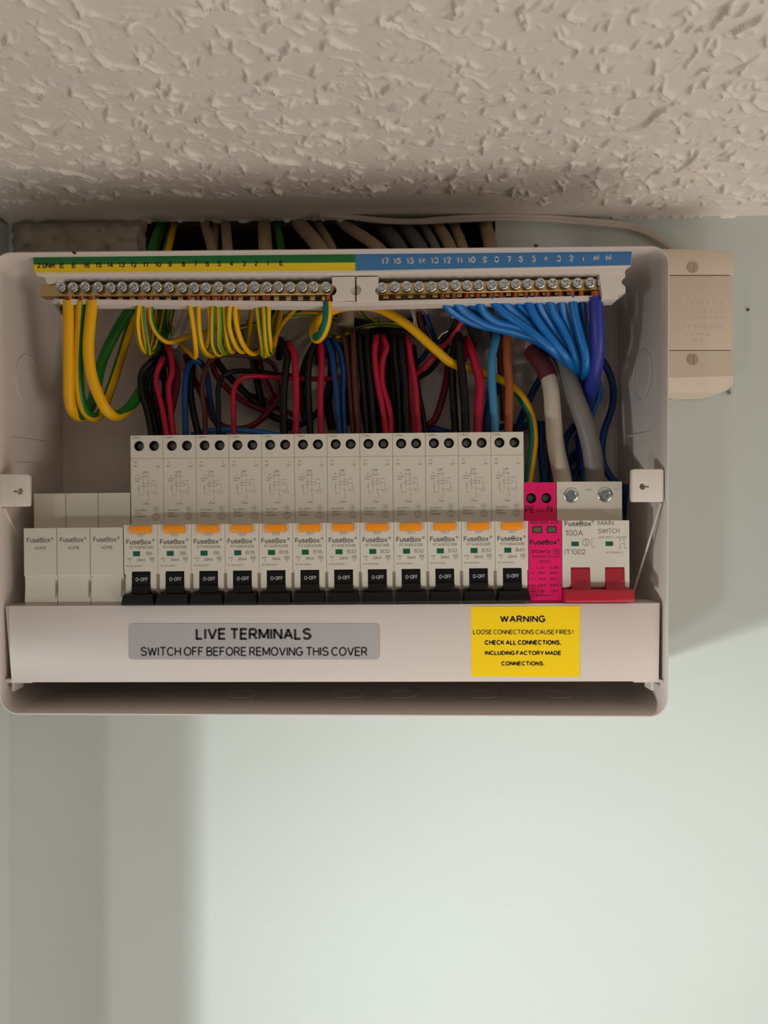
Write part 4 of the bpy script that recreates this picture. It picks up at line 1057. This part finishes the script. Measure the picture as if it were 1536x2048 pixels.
# wires from the tops of the breakers: last points bend back and down into the dark
def back(pts, d0=444, d1=452):
    """pts from the breaker upward; adds a turn towards the back of the box"""
    n = len(pts); out = []
    for i, (x, y) in enumerate(pts): out.append((x, y, d0 + (d1 - d0) * i / max(1, n - 1)))
    x, y = pts[-1]
    dx = (x - pts[-2][0]) * 0.3
    out += [(x + dx, y - 6, d1 + 6), (x + dx * 1.5, y - 2, d1 + 13), (x + dx * 2, y + 30, 472)]
    return out
GV = 'circuit wires rising from the breakers'
cw = [
    # (pts, r, material, depth0, depth1, label)
    ([(306, 890), (296, 830), (283, 780), (284, 745), (304, 722)], 6.5, 'w_black', 442, 448, 'leftmost black wire into the first B6 breaker, bowed left'),
    ([(316, 890), (308, 840), (296, 800), (292, 765), (308, 728)], 6.5, 'w_black', 448, 454, 'second black wire into the first B6 breaker'),
    ([(322, 890), (316, 840), (308, 790), (308, 750), (318, 715)], 7.5, 'w_black', 456, 460, 'third black wire, in the thick of the black bundle'),
    ([(328, 890), (330, 820), (330, 770), (324, 735), (330, 700)], 6.5, 'w_black', 459, 464, 'black wire between the two bright red ones'),
    ([(337, 890), (325, 820), (313, 770), (314, 745), (323, 722)], 5.5, 'w_red', 440, 446, 'red wire bowed left in front of the black bundle'),
    ([(349, 890), (342, 825), (337, 775), (344, 745), (343, 720), (337, 695)], 5.8, 'w_red', 441, 448, 'red wire bowed right beside the black bundle'),
    ([(342, 890), (340, 840), (350, 790), (355, 750), (347, 725)], 6.5, 'w_darkred', 452, 456, 'dark red wire bulging right of the black bundle'),
    ([(332, 890), (330, 850), (326, 820), (345, 790), (350, 760)], 5.5, 'w_darkred', 455, 458, 'dark red wire low behind the bright red ones'),
    ([(402, 890), (388, 830), (381, 785), (385, 740), (383, 722)], 6.8, 'w_black', 448, 456, 'black wire inside the blue arch'),
    ([(569, 890), (567, 800), (571, 745), (574, 712), (564, 686)], 7.3, 'w_black', 442, 448, 'black wire left of the pair on the second B16 breaker'),
    ([(591, 890), (593, 800), (591, 745), (588, 708), (580, 692)], 6.8, 'w_red', 441, 447, 'straight red wire on the second B16 breaker'),
    ([(622, 890), (617, 800), (616, 750), (622, 705), (634, 682)], 6.8, 'w_black', 444, 450, 'black wire on the third B16 breaker'),
    ([(643, 890), (641, 800), (643, 745), (643, 705), (640, 685)], 6.3, 'w_red', 441, 448, 'straight red wire on the third B16 breaker below the green loop'),
    ([(610, 840), (602, 780), (610, 730), (626, 695)], 7, 'w_black', 462, 466, 'black wire leaning deep behind the third B16 breaker'),
    ([(680, 890), (674, 800), (668, 745), (663, 705), (654, 684)], 5.8, 'w_deepblue', 441, 447, 'left one of the two blue wires on the first B32 breaker'),
    ([(690, 890), (686, 800), (687, 745), (680, 705), (668, 684)], 5.8, 'w_deepblue', 444, 450, 'right one of the two blue wires on the first B32 breaker'),
    ([(708, 890), (702, 800), (698, 745), (692, 695), (686, 672)], 5, 'w_brown', 444, 450, 'left one of the two brown wires beside the blue pair'),
    ([(718, 890), (712, 800), (708, 745), (707, 700), (706, 668)], 5.5, 'w_brown', 441, 448, 'right one of the two brown wires beside the blue pair'),
    ([(736, 890), (729, 800), (724, 745), (720, 700), (718, 668)], 6.5, 'w_black', 444, 450, 'first black wire right of the brown pair'),
    ([(750, 890), (744, 800), (739, 745), (735, 700), (734, 670)], 6.5, 'w_black', 442, 449, 'second black wire right of the brown pair'),
    ([(774, 890), (766, 820), (755, 765), (749, 710), (752, 680)], 6, 'w_red', 440, 446, 'left one of the red hairpin pair'),
    ([(781, 890), (780, 825), (765, 770), (765, 725), (773, 695), (768, 680)], 6.2, 'w_red', 441, 448, 'right one of the red hairpin pair'),
    ([(760, 890), (757, 820), (748, 760), (742, 700), (745, 672)], 6.5, 'w_black', 456, 460, 'black wire deep behind the red hairpin pair'),
    ([(793, 890), (790, 820), (785, 760), (784, 710), (786, 672)], 7, 'w_black', 452, 456, 'black wire just right of the red hairpin pair'),
    ([(801, 890), (799, 820), (796, 760), (790, 710), (790, 672)], 6.8, 'w_black', 446, 450, 'left black wire on the third B32 breaker'),
    ([(815, 890), (812, 820), (810, 760), (805, 715), (802, 676)], 7.3, 'w_black', 443, 448, 'broad black wire on the third B32 breaker, against the red one'),
    ([(828, 890), (825, 840), (820, 790), (819, 740), (815, 700)], 4.8, 'w_red', 448, 454, 'thin red wire behind the taller red wire of the third B32 breaker'),
    ([(839, 890), (835, 820), (830, 765), (822, 720), (817, 680)], 5.8, 'w_red', 441, 447, 'tall red wire leaning left on the third B32 breaker'),
    ([(852, 880), (846, 830), (837, 785), (832, 740), (828, 700)], 5.5, 'w_black', 454, 460, 'thin black wire just right of the leaning red wire'),
    ([(855, 850), (870, 838), (884, 800), (893, 760), (898, 722)], 7, 'w_darkred', 458, 466, 'dark red wire slanting down left before the fifth B32 breaker'),
    ([(913, 890), (908, 820), (905, 765), (905, 720), (912, 680)], 7.6, 'w_black', 446, 450, 'left black wire of the thick pair on the last B32 breaker'),
    ([(932, 890), (930, 820), (926, 765), (921, 715), (918, 678)], 8.6, 'w_black', 440, 444, 'right black wire of the thick pair on the last B32 breaker'),
    ([(955, 890), (957, 820), (960, 770), (950, 725), (936, 688)], 9.2, 'w_red', 440, 448, 'thick bright red wire on the last B32 breaker'),
    ([(972, 890), (974, 840), (980, 800), (986, 760)], 8.5, 'w_deepblue', 456, 460, 'dark blue wire behind the sky blue one'),
    ([(992, 890), (988, 820), (984, 765), (984, 715), (992, 678)], 8.2, 'w_skyblue', 440, 446, 'thick sky blue wire on the B40 breaker'),
    ([(1010, 840), (1008, 790), (1004, 740), (1004, 700), (1008, 672)], 9, 'w_brown', 452, 456, 'dark brown wire behind the light brown one'),
    ([(1016, 890), (1018, 820), (1018, 765), (1014, 715), (1014, 668)], 8.2, 'w_orange', 439, 446, 'thick light brown wire on the B40 breaker'),
]
for pts, r, m, a, c, lab in cw:
    wire('circuit_wire', back(pts, a, c), r, M[m], lab, 'wire', GV)
GL = 'circuit wires crossing low behind the breakers'
for pts, r, m, lab in (
    ([(372, 890, 442), (370, 820, 443), (371, 765, 445), (377, 732, 448), (392, 720, 451), (408, 735, 454), (416, 765, 456), (421, 805, 458), (432, 845, 462), (452, 868, 464)], 5.8, 'w_deepblue', 'blue wire arching over the second B6 breaker'),
    ([(412, 890, 444), (409, 820, 446), (404, 780, 447), (410, 742, 449), (426, 716, 452), (462, 709, 456), (510, 715, 460), (540, 724, 462), (553, 748, 464), (556, 800, 468)], 4.8, 'w_brown', 'thin brown wire rising then running right under the earth loops'),
    ([(437, 890, 442), (437, 820, 443), (436, 778, 444), (445, 754, 447), (468, 743, 450), (510, 743, 454), (560, 750, 458), (600, 752, 462)], 5, 'w_black', 'thin black wire bending right above the third B6 breaker'),
    ([(468, 890, 441), (467, 830, 441), (467, 785, 442), (477, 762, 445), (500, 752, 448), (560, 755, 453), (640, 758, 460), (700, 752, 466)], 5, 'w_red', 'thin pinkish red wire bending right above the first B16 breaker'),
    ([(428, 712, 462), (448, 742, 464), (480, 775, 466), (512, 806, 468), (540, 830, 469), (590, 850, 470)], 7, 'w_black', 'black wire slanting down right above the B16 breakers'),
    ([(505, 716, 466), (512, 750, 468), (520, 790, 469), (530, 830, 471)], 7, 'w_black', 'black wire falling steeply behind the second B16 breaker'),
    ([(421, 715, 458), (434, 752, 460), (462, 784, 463), (496, 808, 466), (532, 822, 468)], 6, 'w_darkred', 'dark red wire slanting alongside the black diagonal'),
    ([(372, 710, 466), (382, 745, 464), (404, 790, 463), (424, 834, 462), (456, 856, 461), (498, 854, 461), (534, 828, 463), (560, 792, 466), (572, 760, 469)], 6.3, 'w_darkred', 'dark red wire sagging in a long loop above the first B16 breaker'),
    ([(518, 718, 468), (526, 750, 469), (540, 780, 470), (552, 810, 471)], 6, 'w_darkred', 'dark red wire beside the steep black one'),
    ([(385, 870, 458), (420, 862, 456), (470, 860, 456), (530, 866, 458), (570, 874, 460)], 6, 'w_blue', 'blue wire running level along the tops of the third and fourth breakers'),
    ([(845, 870, 466), (862, 858, 464), (888, 864, 464), (920, 870, 466)], 8, 'w_deepblue', 'dark blue wire lying level behind the fourth B32 breaker'),
    ([(985, 862, 468), (1010, 852, 468), (1040, 856, 468)], 6, 'w_deepblue', 'dark blue wire lying level behind the B40 breaker'),
    ([(926, 632, 440), (918, 652, 444), (900, 678, 448), (876, 704, 450), (850, 732, 452), (828, 752, 456)], 5.3, 'w_red', 'red wire running diagonally down left below the blue fan'),
    ([(918, 630, 446), (908, 655, 450), (893, 672, 454), (878, 684, 458)], 6, 'w_black', 'short black wire beside the top of the diagonal red one'),
    ([(896, 690, 458), (880, 716, 458), (858, 742, 459), (832, 758, 460)], 5.5, 'w_black', 'black wire running below the diagonal red one'),
    ([(862, 690, 462), (848, 712, 462), (834, 728, 464), (824, 742, 466)], 5, 'w_deepblue', 'short blue wire slanting behind the yellow cable'),
    ([(838, 624, 458), (842, 645, 458), (850, 665, 460), (862, 690, 464)], 5, 'w_brown', 'short brown wire in the torn grey cable end'),
    ([(852, 630, 456), (858, 648, 457), (866, 668, 460), (872, 690, 464)], 5, 'w_deepblue', 'short blue wire in the torn grey cable end'),
    ([(590, 830, 470), (560, 818, 470), (530, 800, 471), (500, 790, 472)], 5, 'w_brown', 'thin brown wire deep behind the B16 breakers'),
    ([(655, 800, 470), (630, 830, 470), (600, 850, 470), (560, 858, 470)], 6, 'w_black', 'black wire sagging deep behind the third B16 breaker'),
    ([(690, 668, 462), (694, 720, 468), (690, 780, 471), (700, 850, 472)], 9, 'w_black', 'black wire deep behind the brown and blue pairs'),
    ([(660, 690, 466), (665, 740, 470), (655, 800, 472), (665, 860, 473)], 9, 'w_black', 'black wire deep behind the red wire of the third B16 breaker'),
    ([(735, 670, 468), (738, 740, 472), (730, 800, 473), (740, 870, 474)], 11, 'w_black', 'black wire deep behind the second B32 breaker'),
    ([(776, 660, 468), (778, 740, 472), (776, 800, 473), (772, 870, 474)], 11, 'w_black', 'black wire deep behind the hairpin'),
    ([(680, 640, 470), (760, 655, 472), (800, 650, 473), (850, 640, 474)], 11, 'w_black', 'black wire running level deep under the holder'),
    ):
    wire('circuit_wire', pts, r, M[m], lab, 'wire', GL)
# sheath ends inside the box
GS = 'stripped cable sheaths in the box'
for pts, r, m, lab, rr in (
    ([(690, 560, 462), (692, 600, 460), (692, 630, 458), (690, 654, 456)], 17, 'w_dirty', 'broad beige sheath end right of the thick green loop', (0.85, 1.05)),
    ([(378, 600, 464), (368, 640, 460), (354, 672, 456), (344, 692, 454)], 9, 'w_white', 'pale sheath end pointing down left below the shallow earth curve', (0.9, 1.1)),
    ([(830, 585, 462), (829, 615, 460), (830, 640, 459), (834, 655, 458)], 5, 'w_white', 'torn pale sheath strip left of the small brown wire', (1.0, 0.6)),
    ([(935, 600, 466), (942, 640, 464), (952, 670, 462), (960, 696, 461)], 15, 'w_dgrey', 'ragged dark grey sheath end under the blue fan', (1.0, 0.8)),
    ([(975, 620, 468), (985, 650, 466), (992, 672, 464)], 12, 'w_dgrey', 'dark grey sheath end above the sky blue wire', (1.0, 0.9)),
    ([(560, 560, 468), (560, 600, 468), (556, 640, 468)], 10, 'w_dgrey', 'dark grey sheath end behind the crossing yellow wire', (1, 1)),
    ([(500, 640, 472), (504, 670, 472), (500, 700, 472)], 8, 'w_dirty', 'small beige sheath behind the dense cluster of earth loops', (1, 1)),
    ([(895, 580, 464), (905, 610, 462), (912, 632, 460)], 9, 'w_dgrey', 'grey sheath end from which the diagonal red wire comes', (1, 1))):
    wire('cable_sheath', pts, r, M[m], lab, 'cable', GS, radii=rr, n=14)
for pts, lab in (([(812, 612, 455), (822, 620, 455), (828, 640, 456), (826, 655, 456)], 'frayed white strand above the torn sheath strip'),
                 ([(824, 618, 455), (840, 616, 456), (852, 622, 456), (856, 638, 457)], 'frayed white strand arching over the small brown wire'),
                 ([(896, 662, 446), (884, 668, 447), (876, 678, 448)], 'frayed white strand beside the diagonal red wire'),
                 ([(908, 622, 445), (904, 634, 446), (918, 636, 446), (924, 642, 446)], 'frayed white strand at the top of the diagonal red wire')):
    wire('sheath_strand', pts, 1.8, M['w_white'], lab, 'strand', 'frayed sheath strands', n=8, k=4)

# ------------------------------------------------------------------ cables dropping from the ceiling cavity into the box
GC = 'cables dropping behind the ceiling edge'
for xt, xb, r, m, lab, dz in (
    (409, 424, 10, 'w_dirty', 'beige cable first right of the green and yellow pair', 0),
    (432, 428, 8, 'w_dirty', 'thin beige cable half behind the first beige cable', 8),
    (451, 455, 10.5, 'w_dirty', 'beige cable bowed slightly right, left of the wide gap', 0),
    (528, 531, 13.5, 'w_dirty', 'broad straight beige cable beside the green one', 0),
    (553, 562, 8, 'w_green', 'dark green cable next to the broad beige one', 4),
    (596, 640, 15, 'w_dirty', 'broad beige cable slanting down right', 0),
    (634, 664, 9, 'w_dirty', 'thin beige cable following the broad slanting one', 6),
    (682, 758, 11.5, 'w_dirty', 'long beige cable slanting strongly right, near the middle', 0),
    (758, 800, 15, 'w_dgrey', 'dark grey cable right of the strongly slanting beige one', 8),
    (802, 842, 14, 'w_dgrey', 'dark grey cable second from the strongly slanting beige one', 3),
    (842, 872, 9, 'w_grey', 'grey brown cable right of the dark grey pair', 2),
    (872, 902, 11.5, 'w_dirty', 'dusty brown cable with lumpy plaster, slanting right', 0),
    (906, 926, 10.5, 'w_dirty', 'dusty cable left of the last lumpy cable', 2),
    (970, 982, 13.5, 'w_dirty', 'last cable on the right, crusted with plaster', 0)):
    s = (xb - xt)
    pts = [(xt - s * 0.9, 395, 512 + dz * 0.5), (xt - 0.25 * s, 425, 502 + dz), (xt + 0.15 * s, 452, 486 + dz), (xt + 0.75 * s, 482, 470 + dz * 0.6), (xb + 0.15 * s, 510, 463 + dz * 0.3), (xb + 0.3 * s, 550, 461), (xb + 0.25 * s, 600, 463)]
    wire('ceiling_cable', pts, r, M[m], lab, 'cable', GC, lump=0.05 if xt > 860 and m == 'w_dirty' else 0.0, n=14)

# thin white twin cord along the ceiling line to the beige unit
for off, lab in ((0, 'white bell wire along the ceiling edge, upper strand'), (1, 'white bell wire along the ceiling edge, lower strand')):
    o_ = off * 6.5 + 1.5
    wire('bell_wire', [(640, 428 + o_ * .2, 478), (700, 432 + o_ * .4, 477), (760, 438 + o_ * .6, 476), (830, 441 + o_ * .5, 476), (900, 434 + o_, 477), (990, 430 + o_, 478), (1090, 432 + o_, 480), (1140, 436 + o_, 481), (1180, 439 + o_, 481), (1250, 446 + o_, 481.5), (1290, 458 + o_, 481.5), (1318, 475 + o_ * .8, 481.5), (1340, 494 + o_ * .5, 481), (1352, 515 + o_ * .3, 480)],
         4.4, M['w_white'], lab, 'bell wire', None, n=10)
wire('bell_wire', [(1356, 775, 478), (1352, 786, 480), (1344, 796, 481), (1330, 804, 481), (1300, 808, 481)], 6, M['w_cream'], 'short cream cable leaving the bottom of the beige unit', 'cable')

# ------------------------------------------------------------------ beige chime unit on the wall
def build_chime():
    base = P(1375, 785, 470)
    root = thing('chime_unit', base, 'beige plastic bell transformer on the wall right of the fuse box', 'bell unit')
    d = 452.0; x0 = 1288
    b = bmesh.new(); px_prism(b, [(x0, 551), (1465, 551), (1465, 700), (x0, 700)], d, 32)
    bevel(b, 0.6, 2, 50)
    mid = obj('middle_housing', b, M['beige'], root, base)
    b = bmesh.new(); px_prism(b, [(x0, 497), (1469, 498), (1469, 549.5), (x0, 549.5)], d, 32); bevel(b, 0.9, 2, 50)
    topc = obj('upper_cover', b, M['beige'], root, base)
    b = bmesh.new()
    A = [(x0, 701.5), (1467, 701.5), (1467, 752), (x0, 757)]
    L0 = [P(x, y, d) for x, y in A]
    Lb = [P(x, y, d) + Vector((0, 0.032, 0)) for x, y in A]
    loft(b, [L0, Lb])
    # sloping underside with a rounded corner
    pr = [(1467, 752), (1466, 768), (1456, 780), (1440, 785), (x0, 786), (x0, 757)]
    L1 = [P(x, y, d + (0 if i in (0, 5) else 5)) for i, (x, y) in enumerate(pr)]
    loft(b, [L1, [Vector((p.x, 0.4845, p.z)) for p in L1]])
    low = obj('lower_cover', b, M['beige'], root, base)
    for par, cy in ((topc, 535), (low, 719.5)):
        b = bmesh.new(); n = 24
        c = P(1385.5, cy, d)
        for r0, r1, y0, y1 in ((3.35, 3.35, -0.25, 0.4),):
            cyl(b, (0, 0), 3.2, -0.5, 0.5, 24, 3.4)
        ct = bmesh.new(); box(ct, -0.42, 0.42, -1, 0.05, -3.4, 3.4)
        b = boolean(b, [ct]); bmesh.ops.translate(b, verts=b.verts, vec=c)
        obj('screw', b, M['chime_screw'], par, base)
    # faint embossed lettering on the middle housing, unreadable rows
    b = bmesh.new(); rng = random.Random(2)
    for y, xa, xb_, h in ((566, 1398, 1418, 3), (603, 1360, 1450, 7), (620, 1356, 1446, 6), (634, 1372, 1448, 5), (650, 1354, 1446, 7), (668, 1372, 1424, 3), (680, 1388, 1408, 3)):
        x = xa
        while x < xb_:
            w = rng.uniform(3, 8); px_prism(b, [(x, y), (min(x + w, xb_), y), (min(x + w, xb_), y + h), (x, y + h)], d - 0.12, 0.5); x += w + rng.uniform(3, 7)
    o = obj('embossed_marks', b, M['beige'], mid, base); tag(o, kind='stuff')
build_chime()

# old fixings left in the wall
b = bmesh.new(); tube(b, [P(1459, 772, 484), P(1457, 778, 482), P(1459, 787, 484.5)], 0.0009, 8, 4)
o = obj('wall_staple', b, M['dark_zinc']); tag(o, 'small rusty staple in the wall below the beige unit', 'staple')
b = bmesh.new(); cyl(b, (0, 0), 0.9, -0.8, 0.6, 10, 0.6); bmesh.ops.translate(b, verts=b.verts, vec=P(1495, 620, WALL))
o = obj('wall_nail', b, M['w_brown']); tag(o, 'tiny brown nail head in the wall right of the beige unit', 'nail')
